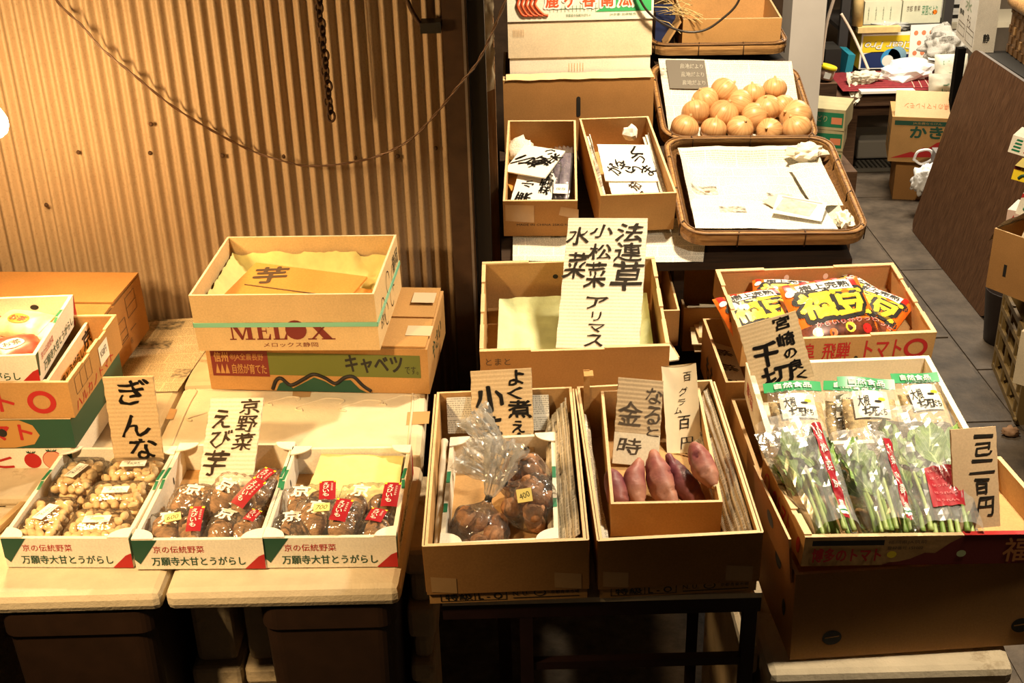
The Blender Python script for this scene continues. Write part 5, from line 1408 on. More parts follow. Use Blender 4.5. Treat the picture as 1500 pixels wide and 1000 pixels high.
BO = (.650, 3.345, .690, .3, 20.0, 3.0)
MO = basket(BO, .430, .365, .059, 'flat bamboo basket tilted up behind, filled with onions')
b = sheet([(-.19, .03, .016), (.195, .03, .012), (.205, .372, .070), (-.195, .372, .072)], 24, 20, NEWS_W, .003, 9, 40)
def news_pt(u, v): return Vector(((-.19 + .385 * u) * (1 - v) + (-.195 + .40 * u) * v, .03 + .342 * v, (.016 * (1 - u) + .012 * u) * (1 - v) + .071 * v + .006))
bk = plain('newsprint_black_panel', (.14, .125, .105), .8)
b.quad(news_pt(.05, .62), news_pt(.34, .62), news_pt(.34, .97), news_pt(.05, .97), bk)
for k in range(3): b.text('産地だより', 0, 1, 0, 1, NEWS_W, lambda x, y, q, k=k: news_pt(.15 + .17 * x, .66 + k * .10 + .06 * y) + Vector((0, 0, .001)), bold=.05)
obj('newspaper', b, MO, label='newspaper with a black printed panel lining the onion basket', cat='newspaper')
def onion_material():
    m, nt, b, out = _new('onion_skin')
    b.inputs['Roughness'].default_value = .38; b.inputs['Specular IOR Level'].default_value = .4
    tc = nt.nodes.new('ShaderNodeTexCoord'); mp = nt.nodes.new('ShaderNodeMapping'); nt.links.new(tc.outputs['UV'], mp.inputs[0]); mp.inputs['Scale'].default_value = (60, 2, 1)
    n = _noise(nt, mp.outputs[0], 1.0, 3); n2 = _noise(nt, _coord(nt), 30, 3)
    nt.links.new(_mix(nt, n2, _ramp(nt, n, [(.36, (.36, .13, .04)), (.60, (.68, .42, .20))]), (.60, .33, .13)), b.inputs['Base Color'])
    return m
ONI = onion_material(); ONI_TIP = plain('onion_dry_neck', (.52, .36, .16), .8, var=.2)
def onion_mesh(seed):
    b = MB(); n = 18
    def fn(u, v):
        a = 2 * pi * u; t = v
        r = sin(pi * t) ** .85 if 0 < t < 1 else 0
        r *= 1 + .025 * noise.noise(Vector((cos(a) * 2 + seed, sin(a) * 2, t)))
        z = -cos(pi * t) * .86
        if t > .93: r = max(r, .085); z += (t - .93) * .9
        return (r * cos(a), r * sin(a), z)
    b.grid(fn, 28, n, ONI, closeu=True)
    b.tube([(0, 0, .84), (.02, 0, .98), (.06, .02, 1.06)], lambda t: .13 * (1 - .5 * t), ONI_TIP, 8)
    return b.mesh('onion')
ONM = [onion_mesh(i) for i in range(3)]
ONL = [(183, 468, 50, 'front row, first from the left'), (288, 474, 46, 'front row, second from the left'), (385, 472, 48, 'front row, third from the left'), (492, 480, 46, 'front row, fourth from the left'), (592, 470, 52, 'front row, last at the right'),
       (222, 412, 50, 'second row, first from the left'), (325, 417, 53, 'second row, large one with a split dry neck'), (437, 428, 50, 'second row, its dry neck facing the street'), (588, 427, 58, 'largest, at the right side of the heap'),
       (257, 367, 48, 'third row, first from the left'), (328, 336, 50, 'topmost on the left of the heap'), (383, 380, 50, 'third row, in the middle of the heap'), (485, 395, 48, 'third row, right of the middle'), (541, 390, 42, 'pale yellow one, third row near the right'),
       (433, 346, 42, 'top row, in the middle'), (512, 325, 42, 'topmost on the right of the heap')]
rr = random.Random(4)
for i, (X, Y, R_, wh) in enumerate(ONL):
    px, py = 930 + X / 2.5, Y / 2.5
    yy = 3.40 + (188 - py) * .0021
    p = at(px, py, Y=yy); r = R_ / 2.5 * (p - Vector((0, 0, EYE))).length / FPX * .98
    o = bpy.data.objects.new('onion', ONM[i % 3]); COL.objects.link(o)
    o.matrix_world = Matrix.Translation(p) @ Matrix.Rotation(rr.uniform(0, 6.3), 4, 'Z') @ Matrix.Rotation(rr.uniform(.3, 1.3), 4, 'X') @ Matrix.Scale(r * 1.04, 4)
    tag(o, 'onion in the basket heap, ' + wh, 'onion', 'onions heaped in the basket')

BB = (.655, 3.765, .858, -1.0, 6.0, .5)
MBk = basket(BB, .41, .36, .055, 'flat bamboo basket at the back holding an open brown carton')
w, d, h = .30, .27, .105
b = tray(w, d, h, KRAFT, KRAFT_IN, KRAFT_EDGE, t=.006)
ob = obj('open_carton', b, MBk @ Matrix.Translation((.040, .045, .012)), label='open brown carton sitting in the basket behind the onions', cat='carton')
fl = MB(); fl.box(-.003, .003, .0, d * .9, 0, .09, KRAFT_IN); obj('side_flap', fl, Matrix.Translation((-w / 2 - .006, 0.01, h * .9)) @ Matrix.Rotation(radians(-150), 4, 'Y'), parent=ob)
b = MB(); b.box(-.03, .03, -.05, .05, 0, .10, plain('navy_packet', (.02, .03, .09), .4)); obj('navy_packet', b, MBk @ Matrix.Translation((-.155, .17, .012)), label='dark navy packet beside the brown carton in the rear basket', cat='packet')
b = MB()
rs = random.Random(9)
STRAW = plain('straw', (.58, .42, .18), .7)
for k in range(22):
    a = Vector((-.16 + rs.uniform(-.05, .05), .10 + rs.uniform(-.05, .06), .112 + rs.uniform(0, .05)))
    c = a + Vector((rs.uniform(.03, .10), rs.uniform(-.06, .06), rs.uniform(-.03, .015)))
    b.tube([a, (a + c) / 2 + Vector((0, 0, .012)), c], .0012, STRAW, 4)
obj('straw_tuft', b, MBk, label='tuft of dry straw beside the rear brown carton', cat='straw', kind='stuff')
# stands hidden under the onion and rear baskets
b = MB(); b.box(.45, .86, 3.36, 3.70, .45, .684, MATS['stall_planks']); b.box(.46, .85, 3.37, 3.69, .351, .45, MATS['stall_planks']); obj('wooden_crate', b, label='dark crate under the onion basket', cat='crate')
b = MB(); b.box(.46, .86, 3.76, 4.10, GROUND, .855, MATS['stall_planks']); obj('wooden_crate', b, label='dark crate under the rear basket with the open carton', cat='crate')
b = MB(); b.box(.005, .40, 3.42, 3.66, .351, .699, MATS['stall_planks']); b.box(.005, .40, 3.30, 3.42, .60, .699, MATS['stall_planks']) ; obj('wooden_crate', b, label='dark crate under the stacked pumpkin carton', cat='crate')

# ------------------------------------------------------------------ snack tray
SN = (.695, 2.363, .534, 2.8, 8.4, .5); w, d, h = .418, .291, .065
b = tray(w, d, h, KRAFT, KRAFT_IN, KRAFT_EDGE, t=.007, tabs=.003); F = Ff(w, d, h)
b.text('飛騨', .42 * w, .56 * w, .12 * h, .80 * h, RED, F, bold=.03); b.disc(.60 * w, .12 * h, .005, BLACK, F, ry=.008)
b.text('トマト', .64 * w, .83 * w, .12 * h, .82 * h, RED, F, bold=.04); b.ring(.905 * w, .46 * h, .017, .026, RED, F, sy=.95)
b.text('岐阜', .26 * w, .38 * w, .12 * h, .80 * h, RED, F, bold=.03)
Fb = basis((-w / 2, d - .0078, 0), (1, 0, 0), (0, 0, 1), (0, -1, 0))
for x in (.40, .62): b.disc(x * w, .66 * h, .006, LABEL, Fb, ry=.008)
obj('snack_tray', b, pose(*SN), label='open kraft tomato tray full of orange and yellow snack bags', cat='tray')
MSN = pose(*SN)
S_OR = plain('snack_orange', (.78, .16, .015), .28, spec=.6); S_RED = plain('snack_red', (.55, .02, .015), .28, spec=.6); S_YEL = plain('snack_yellow', (.86, .62, .05), .28, spec=.6)
S_DK = plain('snack_brown_picture', (.12, .03, .012), .28, var=.9, vscale=55, spec=.6)
def snack(x, y, z, rz, tip, wh, sx=.185, sy=.160, seed=0):
    t = MSN @ Matrix.Translation((x, y, z)) @ Matrix.Rotation(radians(rz), 4, 'Z') @ Matrix.Rotation(radians(tip), 4, 'X')
    b, sf = pillow(sx, sy, .045, S_OR, seed, 30)
    def patch(x0, x1, y0, y1, m, q, n=8, e=1.0):
        b.grid(lambda u, v: sf((x0 + (x1 - x0) * u) * sx, (y0 + (y1 - y0) * v) * sy, q), n, n, m)
    for k in range(5): patch(-.46 + k * .2, -.38 + k * .2, .30, .485, S_RED, .0002, 4)
    patch(-.485, .485, -.485, -.26, S_DK, .0002)
    patch(-.34, .34, .24, .41, PWHITE, .0004)
    p = lambda q: (lambda X, Y, _: sf(X, Y, q))
    b.text('樹上完熟', -.31 * sx, .31 * sx, .27 * sy, .39 * sy, BLACK, p(.0010), bold=.05)
    for g, x0 in (('福', -.40), ('豆', .02)):
        b.text(g, (x0 - .02) * sx, (x0 + .42) * sx, -.20 * sy, .25 * sy, BLACK, p(.0006), bold=.17)
        b.text(g, (x0 + .005) * sx, (x0 + .395) * sx, -.17 * sy, .22 * sy, S_YEL, p(.0014), bold=.085)
    b.text('からいりかりっと', -.30 * sx, .46 * sx, -.30 * sy, -.24 * sy, PWHITE, p(.0006), bold=.09); b.text('からいりかりっと', -.295 * sx, .455 * sx, -.298 * sy, -.243 * sy, S_RED, p(.0012), bold=.03)
    for k, (cx, cy, r) in enumerate(((-.3, -.37, .09), (-.12, -.40, .07), (.10, -.36, .09), (.30, -.40, .08))):
        b.disc(cx * sx, cy * sy, r * sx * .7, (S_YEL, S_OR, S_YEL, S_RED)[k], p(.0008), n=10)
    b.disc(-.43 * sx, .30 * sy, .05 * sx, PWHITE, p(.0009), n=12)
    obj('snack_bag', b, t, label='glossy orange and yellow snack bag ' + wh, cat='snack bag', group='snack bags in the kraft tray')
snack(-.140, .140, .016, 14, 14, 'at the left end, behind the sign', .165, .150, 1)
snack(-.060, .205, .012, -10, 12, 'behind on the left, mostly covered', .15, .130, 2)
snack(.115, .150, .010, -42, 10, 'at the right end, turned sideways', .155, .150, 3)
snack(.095, .215, .008, -60, 8, 'behind on the right, mostly covered', .13, .12, 5)
snack(.010, .120, .040, 10, 22, 'on top in the middle', .190, .165, 4)
_B, _T = at(1150, 563, Y=2.200), at(1123, 467.5, Y=2.243)
_y = (_T - _B).normalized(); _x = at(1164, 456.5, Y=2.243) - at(1081.7, 478.5, Y=2.243); _w = _x.length * 1.04; _x = (_x - _y * _x.dot(_y)).normalized()
sign('price_sign', 'tilted ridged cardboard sign in bold black beside the snack bags', basis(_B, _x, _y, _x.cross(_y)), _w, (_T - _B).length,
     [('宮', .58, .86, .02, .20), ('崎', .58, .86, .26, .46), ('の', .63, .83, .50, .64), ('良', .66, .88, .68, .84), ('く', .72, .90, .87, .99), ('千', .13, .56, .33, .66), ('切', .16, .68, .70, .99)], INK, bold=.06)

# ------------------------------------------------------------------ white box of dried radish
LO = (.660, 1.960, .500, -1.5, 3.9, -1.6); w, d, h = .373, .303, .076
b = tray(w, d, h, WHITE, PALE, WHITE_EDGE, t=.011)
b.text('農協', .10 * d, .35 * d, .3 * h, .7 * h, RED, Fl(w, d, h))
obj('open_box', b, pose(*LO), label='long white cardboard box holding dried radish packs with green headers', cat='box')
HEAD = plain('header_green', (.02, .30, .09), .35, spec=.5)
SHRED = plain('dried_radish', (.62, .44, .20), .8, var=.35, vscale=120, bump=1, bscale=190)
def frame(B, T, n=(0, -.5, .85)):
    y = (T - B).normalized(); n = Vector(n); x = y.cross(n).normalized(); z = x.cross(y)
    return basis(B, x, y, z), (T - B).length
def radish_pack(Tp, Bp, wd, wh, seed, rot=0):
    M, L = frame(at(Bp[0], Bp[1], Y=Bp[2]), at(Tp[0], Tp[1], Y=Tp[2])); M = M @ Matrix.Rotation(radians(rot), 4, 'Z')
    t = empty('dried_radish_pack', M, 'clear pack of dried shredded radish ' + wh, 'food pack', 'dried radish packs in the white box')
    b, _ = pillow(wd * .94, L * .80, .030, SHRED, seed, 18); obj('contents', b, Matrix.Translation((0, L * .42, .001)), parent=t)
    b = bag_shell(wd, L, .036, seed + 50, FILM)
    obj('clear_film', b, Matrix.Translation((0, L * .5, -.001)), parent=t)
    hh = .021
    b = MB(); fz = lambda x: .020 + .004 * sin(x * 40 + seed) - .003 * abs(x) / wd
    b.grid(lambda u, v: ((u - .5) * wd * 1.03, L - .004 + hh * v, fz((u - .5) * wd) + .004 * v), 12, 3, HEAD)
    b.grid(lambda u, v: ((.5 - u) * wd * 1.03, L - .004 + hh * v, fz((.5 - u) * wd) + .004 * v - .0012), 12, 3, HEAD)
    b.text('自然食品', -.33 * wd, .33 * wd, L - .004 + .2 * hh, L - .004 + .82 * hh, PWHITE, lambda x, y, q: Vector((x, y, fz(x) + .0045)), bold=.05)
    obj('green_header', b, parent=t, label='green header strip with white lettering')
    b = MB(); pl = lambda x, y, q: Vector((x, y, .0375 - 5 * x * x - 2.0 * (y - L * .55) ** 2))
    b.grid(lambda u, v: pl((u - .5) * wd * .62, L * (.46 + .42 * v), 0), 8, 8, plain('rice_paper_label', (.82, .76, .62), .6))
    pq = lambda x, y, q: pl(x, y, 0) + Vector((0, 0, .0008))
    b.text('そだち', .0, .026, L * .50, L * .60, BLACK, pq, bold=.05); b.text('大根', -.026, -.004, L * .63, L * .80, BLACK, pq, bold=.04); b.text('切', -.020, .012, L * .48, L * .62, BLACK, pq, bold=.05)
    b.disc(.020, L * .74, .007, YELLOW, pq, ry=.004); b.disc(.012, L * .70, .007, INK, pq, ry=.003)
    obj('paper_label', b, parent=t, label='pale label with brushed black characters')
radish_pack((1163, 580, 2.12), (1178, 672, 1.98), .108, 'leftmost, brushed label tilted toward the sign', 1, 2)
radish_pack((1240, 582, 2.14), (1246, 672, 2.00), .105, 'second from the left, its header half covered', 2, -2)
radish_pack((1276, 574, 2.10), (1282, 672, 1.97), .108, 'in the middle lying on top, header slanting upward', 3, 5)
radish_pack((1346, 566, 2.14), (1372, 660, 2.00), .092, 'rightmost, against the box side', 4, 4)

# ------------------------------------------------------------------ front right: big carton, tomato tray, greens
BG = (.673, 1.641, .353, 2.6, -2.0, -.6); w, d, h = .440, .271, .171
b = tray(w, d, h, KRAFT_D, KRAFT_IN, KRAFT_EDGE, t=.007); F = Ff(w, d, h)
for x in (.155, .885):
    b.disc(x * w, .24 * h, .0165, BLACK, F, ry=.0145); b.quad((x * w - .012, .235 * h, 0), (x * w + .012, .25 * h, 0), (x * w + .012, .262 * h, 0), (x * w - .012, .248 * h, 0), KRAFT_D, Ff(w, d, h, .0012))
F = Fl(w, d, h)
b.disc(.62 * d, .78 * h, .020, BLACK, F, ry=.016); b.disc(.80 * d, .40 * h, .010, BLACK, F, ry=.016)
bg = obj('large_carton', b, pose(*BG), label='large plain brown carton with round holes at the front right, under the leafy greens tray', cat='carton')
fl = MB(); fl.box(-.004, 0, .01, d - .02, 0, .085, KRAFT_D, faces={'+z': KRAFT_EDGE})
fl.disc(.5 * d, .045, .022, BLACK, basis((-.0046, 0, 0), (0, 1, 0), (0, 0, 1), (-1, 0, 0)), ry=.014)
obj('side_flap', fl, Matrix.Translation((-w / 2 - .001, 0, h - .022)) @ Matrix.Rotation(radians(-5), 4, 'Y'), parent=bg, label='side flap folded up with an oval hand hole')
TF = (.674, 1.642, .5315, 3.9, -1.3, 3.6); w, d, h = .439, .253, .055
b = tray(w, d, h, KRAFT, KRAFT_IN, KRAFT_EDGE, t=.009); F = Ff(w, d, h); F2 = Ff(w, d, h, .0012)
b.quad((.03 * w, .70 * h, 0), (.30 * w, .70 * h, 0), (.30 * w, .88 * h, 0), (.03 * w, .88 * h, 0), BLACK, F)
b.text('博多のトマト', .035 * w, .295 * w, .14 * h, .60 * h, RED, F, bold=.05)
b.text('福岡県JA筑前', .315 * w, .46 * w, .72 * h, .86 * h, INK_BROWN, F); b.text('登録番号 151002', .315 * w, .45 * w, .54 * h, .66 * h, INK_BROWN, F)
hill = [(.30, 0), (.33, .10), (.37, .13), (.41, .22), (.46, .42), (.50, .40), (.55, .75), (.60, .99), (1.0, .99), (1.0, 0)]
b.poly([(x * w, y * h) for x, y in hill], MAROON, F)
b.text('福岡', .76 * w, .97 * w, .08 * h, .90 * h, plain('orange_band_print', (.52, .20, .06), .6), F2, bold=.03)
for x, m in ((.335, YELLOW), (.60, plain('pale_green_dot', (.55, .6, .3), .5))): b.disc(x * w, .38 * h, .008, m, F2, ry=.0065)
b.box(-w / 2 + .60 * w, w / 2 + .0003, -.0012, .010, h, h + .0012, RED)
F = Fl(w, d, h); b.text('のトマト', .30 * d, .70 * d, .2 * h, .75 * h, RED, F, bold=.05); b.ring(.15 * d, .5 * h, .012, .016, RED, F); b.disc(.90 * d, .45 * h, .010, RED, F, ry=.014)
for y in (.0, .30, .62): b.box(-w / 2 - .0004, -w / 2 + .012, (y + .02) * d, (y + .26) * d, h, h + .003, KRAFT_EDGE)
obj('tomato_tray', b, pose(*TF), label='kraft tomato tray with a red hill print holding the bagged leafy greens', cat='tray')
MTF = pose(*TF)
LEAF = None
def leaf_material():
    m, nt, b, out = _new('green_leaf')
    b.inputs['Roughness'].default_value = .45; b.inputs['Specular IOR Level'].default_value = .4
    tc = nt.nodes.new('ShaderNodeTexCoord'); sp = nt.nodes.new('ShaderNodeSeparateXYZ'); nt.links.new(tc.outputs['UV'], sp.inputs[0])
    u, v = sp.outputs[0], sp.outputs[1]
    side = _math(nt, 'ABSOLUTE', _math(nt, 'SUBTRACT', u, .5))
    rib = _math(nt, 'LESS_THAN', side, .03)
    vein = _math(nt, 'LESS_THAN', _math(nt, 'FRACT', _math(nt, 'MULTIPLY', _math(nt, 'SUBTRACT', v, _math(nt, 'MULTIPLY', side, .7)), 8)), .12)
    vv = _math(nt, 'MAXIMUM', rib, _math(nt, 'MULTIPLY', vein, .5))
    n = _noise(nt, _coord(nt), 30, 3)
    col = _ramp(nt, n, [(.3, (.085, .170, .028)), (.7, (.22, .35, .075))])
    nt.links.new(_mix(nt, vv, col, (.48, .58, .22)), b.inputs['Base Color'])
    _bump(nt, n, .4, .004, b)
    MATS['leaf'] = m
    return m
LEAF = leaf_material(); STEM = plain('pale_green_stem', (.50, .62, .20), .4, var=.15, vscale=40, spec=.4); STEM_D = plain('green_stem', (.28, .42, .10), .4, var=.2, vscale=40)
def greens_bag(Bp, Tp, w0, w1, wh, seed, nl, ns, label_fn, lean=0):
    B, T = at(Bp[0], Bp[1], Y=Bp[2]), at(Tp[0], Tp[1], Y=Tp[2])
    M, L = frame(B, T, (0, -.55, .8))
    r_ = random.Random(seed)
    g = empty('leafy_greens', M, 'bunch of leafy greens in the clear bag ' + wh, 'vegetable', 'bunches of leafy greens in the tomato tray')
    for k in range(nl):
        t = k / (nl - 1)
        y0 = L * (.30 + .38 * r_.random()); x0 = (t - .5) * (w0 + (w1 - w0) * .6) * .72; ln = L * r_.uniform(.30, .42); wd = ln * r_.uniform(.42, .58)
        a = (t - .5) * -.7 + r_.uniform(-.35, .35); zz = .012 + .026 * r_.random(); cup = r_.uniform(-.25, .35); tw = r_.uniform(-.6, .6)
        if y0 + ln > L * .96: y0 = L * .96 - ln
        mb = MB()
        def fn(u, v):
            s = u * 2 - 1
            ww = wd / 2 * (sin(pi * min(1, v * .93 + .05)) ** .75) * (1.05 - .25 * v)
            x = s * ww; y = v * ln; z = cup * s * s * ww + .010 * sin(v * 3 + seed + k) + .0035 * sin(v * 22 + k + s * 2) * abs(s) + .004 * noise.noise(Vector((s * 2 + k, v * 5, seed)))
            x, z = x * cos(tw) - z * sin(tw) * .6, z + x * sin(tw) * .35
            X = x0 + x * cos(a) - y * sin(a); Y = y0 + x * sin(a) + y * cos(a)
            lim = (w0 + (w1 - w0) * min(1, Y / L)) * .47
            return (max(-lim, min(lim, X)), Y, min(.052, max(.004, zz + z)))
        mb.grid(fn, 8, 14, LEAF); obj('leaf', mb, parent=g)
    for k in range(ns):
        t = (k + .5) / ns; x0 = (t - .5) * w0 * .84; x1 = (t - .5) * (w0 + (w1 - w0) * .5) * .85 + r_.uniform(-.01, .01); z0 = .014 + .020 * r_.random()
        mb = MB(); mb.tube(curve_pts([(x0, -.004, z0), (x0 * .9 + x1 * .1, L * .15, z0 + .008), (x1, L * (.42 + .12 * r_.random()), z0 + .008)], 6), lambda q: .0048 * (1 - .45 * q), STEM if k % 3 else STEM_D, 8)
        obj('stem', mb, parent=g)
    t = empty('greens_bag', M @ Matrix.Translation((0, 0, 0)), 'clear film bag of leafy greens ' + wh, 'bag', 'clear bags of greens in the tomato tray')
    b = MB()
    def wfun(v): return (w0 + (w1 - w0) * min(1, v * 1.15)) * .5
    def zt(x, v):
        e = max(0, 1 - min(1, abs(x)) ** 2.6) ** .6
        return .020 + .037 * e * (1 - .45 * v ** 3) * (1 + .16 * noise.noise(Vector((x * 2.2 + seed, v * 4, 0)))) + .014 * abs(noise.noise(Vector((x * 2.4 + seed, v * 5 + x * 3, 4))))
    Lb = L * 1.07
    def ft(u, v):
        x = u * 2 - 1
        return (x * wfun(v) * (1 + .05 * noise.noise(Vector((v * 5, x, seed)))), -.006 + v * (Lb + .006) + .006 * noise.noise(Vector((x * 3, v, seed + 3))), zt(x, v))
    b.grid(ft, 13, 22, FILM_C, smooth=False)
    b.grid(lambda u, v: (lambda p: (p[0], p[1], .003 + .006 * noise.noise(Vector((p[0] * 40, p[1] * 20, seed)))))(ft(1 - u, v)), 14, 20, FILM)
    obj('clear_film', b, parent=t)
    lb = MB()
    top = lambda x, v, q=.0022: Vector((x * wfun(v), -.006 + v * (Lb + .006), zt(x, v) + q))
    label_fn(lb, top, L)
    obj('red_panel', lb, parent=t, label='red printed panel on the film')
def strip(cx0, cx1, v0, v1, wd, words):
    def f(lb, top, L):
        lb.grid(lambda u, v: top(cx0 + (cx1 - cx0) * v + (u - .5) * wd, v0 + (v1 - v0) * v), 6, 30, plain('greens_red', (.27, .010, .018), .3, spec=.5))
        for k, g in enumerate(words):
            vv = v1 - (k + .6) / (len(words) + .3) * (v1 - v0); cx = cx0 + (cx1 - cx0) * (vv - v0) / (v1 - v0)
            lb.text(g, -.5, .5, -.5, .5, PWHITE, lambda x, y, q: top(cx + x * wd * .62, vv + y * .075, .0032), bold=.03)
        lb.grid(lambda u, v: top(cx0 + (u - .5) * wd * 1.02, v0 + .03 + .07 * v, .003), 4, 4, PWHITE)
        lb.grid(lambda u, v: top(cx0 + (u - .5) * wd * 1.02, v0 + .055 + .012 * v, .0036), 4, 2, GREEN)
    return f
def panel(lb, top, L):
    lb.grid(lambda u, v: top(-.44 + .92 * u + .1 * v, .10 + .30 * v + .02 * u), 16, 12, plain('greens_red', (.27, .010, .018), .3, spec=.5))
    for k in range(5): lb.text('ほうれん草', -.5, .5, -.5, .5, MATS['pink_print'], lambda x, y, q, k=k: top(-.02 + .62 * x + .05, .15 + .055 * k + .020 * y, .0034), bold=.03)
plain('pink_print', (.62, .16, .16), .4)
greens_bag((1222, 792, 1.668), (1156, 640, 1.905), .082, .118, 'leftmost in the tray', 21, 12, 8, strip(.30, .62, .0, .86, .30, '小松菜京都'))
greens_bag((1305, 792, 1.668), (1256, 662, 1.88), .078, .112, 'in the middle of the tray', 22, 12, 8, strip(.52, .70, .0, .84, .28, '水菜京都産'))
greens_bag((1384, 794, 1.665), (1334, 630, 1.93), .112, .150, 'rightmost, with a square red panel', 23, 16, 8, panel)
sign('price_sign', 'upright brown board with a column of grey brushed price characters beside the rightmost greens', (.760, 1.690, .566, 4.4, 66, 4.8), .080, .166,
     [('一', .50, .92, .07, .10), ('己', .52, .88, .15, .27), ('二', .38, .92, .32, .45), ('百', .46, .78, .51, .66), ('円', .52, .86, .70, .88)], plain('dark_brush_ink', (.045, .035, .025), .5), card('plain_sign_board', (.50, .34, .19)), ridged=False, bold=.05)
foam_slab('foam_slab', [(.412, 1.600), (.822, 1.600), (.905, 2.285), (.404, 2.285)], .306, .346, 'dirty foam slab under the large front right carton', m=FOAM_D)
foam_box(.425, .770, 1.640, 2.20, GROUND, .304, 'big dirty foam box under the slab at the front right', lid=.06)
foam_box(.392, .423, 1.72, 2.15, GROUND, .300, 'narrow dirty foam box at the left of the front right slab', lid=.06)

# ------------------------------------------------------------------ right side of the passage
LAM = wood('dark_board_veneer', (.060, .026, .011), (.150, .072, .034), 11, .5, (9, 1.2, 9))
A_, B_ = Vector((1.791, 5.172, GROUND)), Vector((1.769, 4.182, GROUND))
bl = (A_ - B_).length; up_ = Vector((sin(radians(12)), 0, cos(radians(12)))); yd = (A_ - B_).normalized(); nn = yd.cross(up_).normalized()
b = MB(); r = .06; H_ = .82; pts = []
for cx, cy, a0 in ((bl - r, r, -pi / 2), (bl - r, H_ - r, 0), (r, H_ - r, pi / 2), (r, r, pi)):
    for i in range(7): pts.append((cx + r * cos(a0 + pi / 2 * i / 6), cy + r * sin(a0 + pi / 2 * i / 6)))
n_ = len(pts); th = .022
b.add([(p[0], p[1], 0) for p in pts] + [(p[0], p[1], th) for p in pts], [tuple(range(n_ - 1, -1, -1)), tuple(range(n_, 2 * n_))], LAM)
b.add([(p[0], p[1], 0) for p in pts] + [(p[0], p[1], th) for p in pts], [(i, (i + 1) % n_, n_ + (i + 1) % n_, n_ + i) for i in range(n_)], plain('grey_board_edge', (.16, .14, .125), .5))
obj('wooden_board', b, basis(B_ + Vector((.005, 0, .004)), yd, up_, nn), label='large dark wooden board with rounded corners leaning along the right of the passage', cat='board')

# stand behind the board
DKM = plain('dark_shelf_steel', (.05, .045, .042), .5, metal=.3)
t = empty('display_stand', Matrix.Identity(4), 'dark stand behind the leaning wooden board', 'stand')
b = MB(); b.box(2.11, 2.85, 4.30, 5.44, .452, .474, BLACK); obj('top', b, parent=t)
b = MB(); b.box(2.025, 2.060, 5.50, 5.54, GROUND, .474, plain('matt_black', (.006, .005, .004), .95, spec=.05)); obj('post', b, parent=t)
for x, y in ((2.12, 4.32), (2.12, 5.40), (2.80, 4.32), (2.80, 5.40)):
    b = MB(); b.box(x, x + .035, y, y + .035, GROUND, .451, BLACK); obj('leg', b, parent=t)
_p, _q = at(1424, 77, Z=.476), at(1400, 51, Z=.476)
_x = (_p - _q); w = _x.length; _x.normalize(); d, h = .09, .235
b = solid(w, d, h, WHITE, KRAFT_IN); F = Ff(w, d, h)
b.text('水', .34 * w, .70 * w, .62 * h, .82 * h, plain('pale_green_print', (.30, .36, .22), .6), F, bold=.04); b.text('静岡', .08 * w, .30 * w, .46 * h, .56 * h, BLACK, F, bold=.05); b.text('そら', .52 * w, .72 * w, .36 * h, .56 * h, INK_BROWN, F)
for (x0, x1, y0, y1) in ((.08, .44, .10, .32), (.54, .94, .08, .34)):
    for q in ((x0, x1, y0, y0 + .008), (x0, x1, y1, y1 + .012), (x0, x0 + .01, y0, y1), (x1, x1 + .01, y0, y1), (x0, x1, (y0 + y1) / 2 + .04, (y0 + y1) / 2 + .05)):
        b.quad((q[0] * w, q[2] * h, 0), (q[1] * w, q[2] * h, 0), (q[1] * w, q[3] * h, 0), (q[0] * w, q[3] * h, 0), INK_BROWN, F)
b.text('静', .42 * d, .72 * d, .18 * h, .34 * h, BLACK, Fr(w, d, h), bold=.06)
wc = obj('white_carton', b, basis((_p + _q) / 2, _x, Vector((-_x.y, _x.x, 0)), (0, 0, 1)), label='white carton with brown printed frames standing beyond the top of the leaning board', cat='carton')
fl = MB(); fl.box(-w / 2, w / 2, 0, .004, 0, .05, WHITE); obj('top_flap', fl, Matrix.Translation((0, d * .98, h)) @ Matrix.Rotation(radians(25), 4, 'X'), parent=wc)
# deep woven basket on the stand
def deep_basket(M, w, d, h, label):
    t = empty('woven_basket', M, label, 'basket')
    b = MB(); b.box(-w / 2, w / 2, 0, d, 0, h - .03, BAMBOO_D)
    rs = random.Random(2)
    for k in range(14):
        for j in range(5):
            if (k + j) % 2: b.box(-w / 2 - .006, -w / 2 - .0005, d * k / 14 + .004, d * (k + .86) / 14, (h - .04) * j / 5 + .004, (h - .04) * (j + .85) / 5, (BAMBOO_D if (k * 3 + j) % 5 else BAMBOO))
            if (k + j) % 2 == 0: b.box(-w / 2 + w * k / 14, -w / 2 + w * (k + .85) / 14, -.006, -.0005, (h - .04) * j / 5 + .004, (h - .04) * (j + .85) / 5, (BAMBOO_D if (k * 3 + j) % 5 else BAMBOO))
    obj('body', b, parent=t)
    b = MB(); P = [(-w / 2, 0, h - .03), (-w / 2, d, h - .03), (w / 2, d, h - .03), (w / 2, 0, h - .03), (-w / 2, 0, h - .03)]
    b.tube([p for i in range(4) for p in (Vector(P[i]).lerp(Vector(P[i + 1]), q / 8) for q in range(8))] + [P[4]], .032, BAMBOO, 10); obj('rim', b, parent=t)
    b = MB(); b.tube([(-w / 2 - .012, -.004, 0), (-w / 2 - .012, -.004, h - .05)], .012, BAMBOO, 8); obj('corner_post', b, parent=t)
    return t
deep_basket(pose(2.40, 4.96, .476, -4, 0, 0), .45, .44, .25, 'deep woven dark basket with a thick bamboo rim behind the leaning board')
obj('newspaper', sheet([(2.26, 5.05, .735), (2.52, 5.0, .735), (2.56, 5.3, .735), (2.30, 5.33, .735)], 10, 10, NEWS_W, .01, 8, 50), label='crumpled newspaper on the deep woven basket at the top right corner', cat='newspaper')
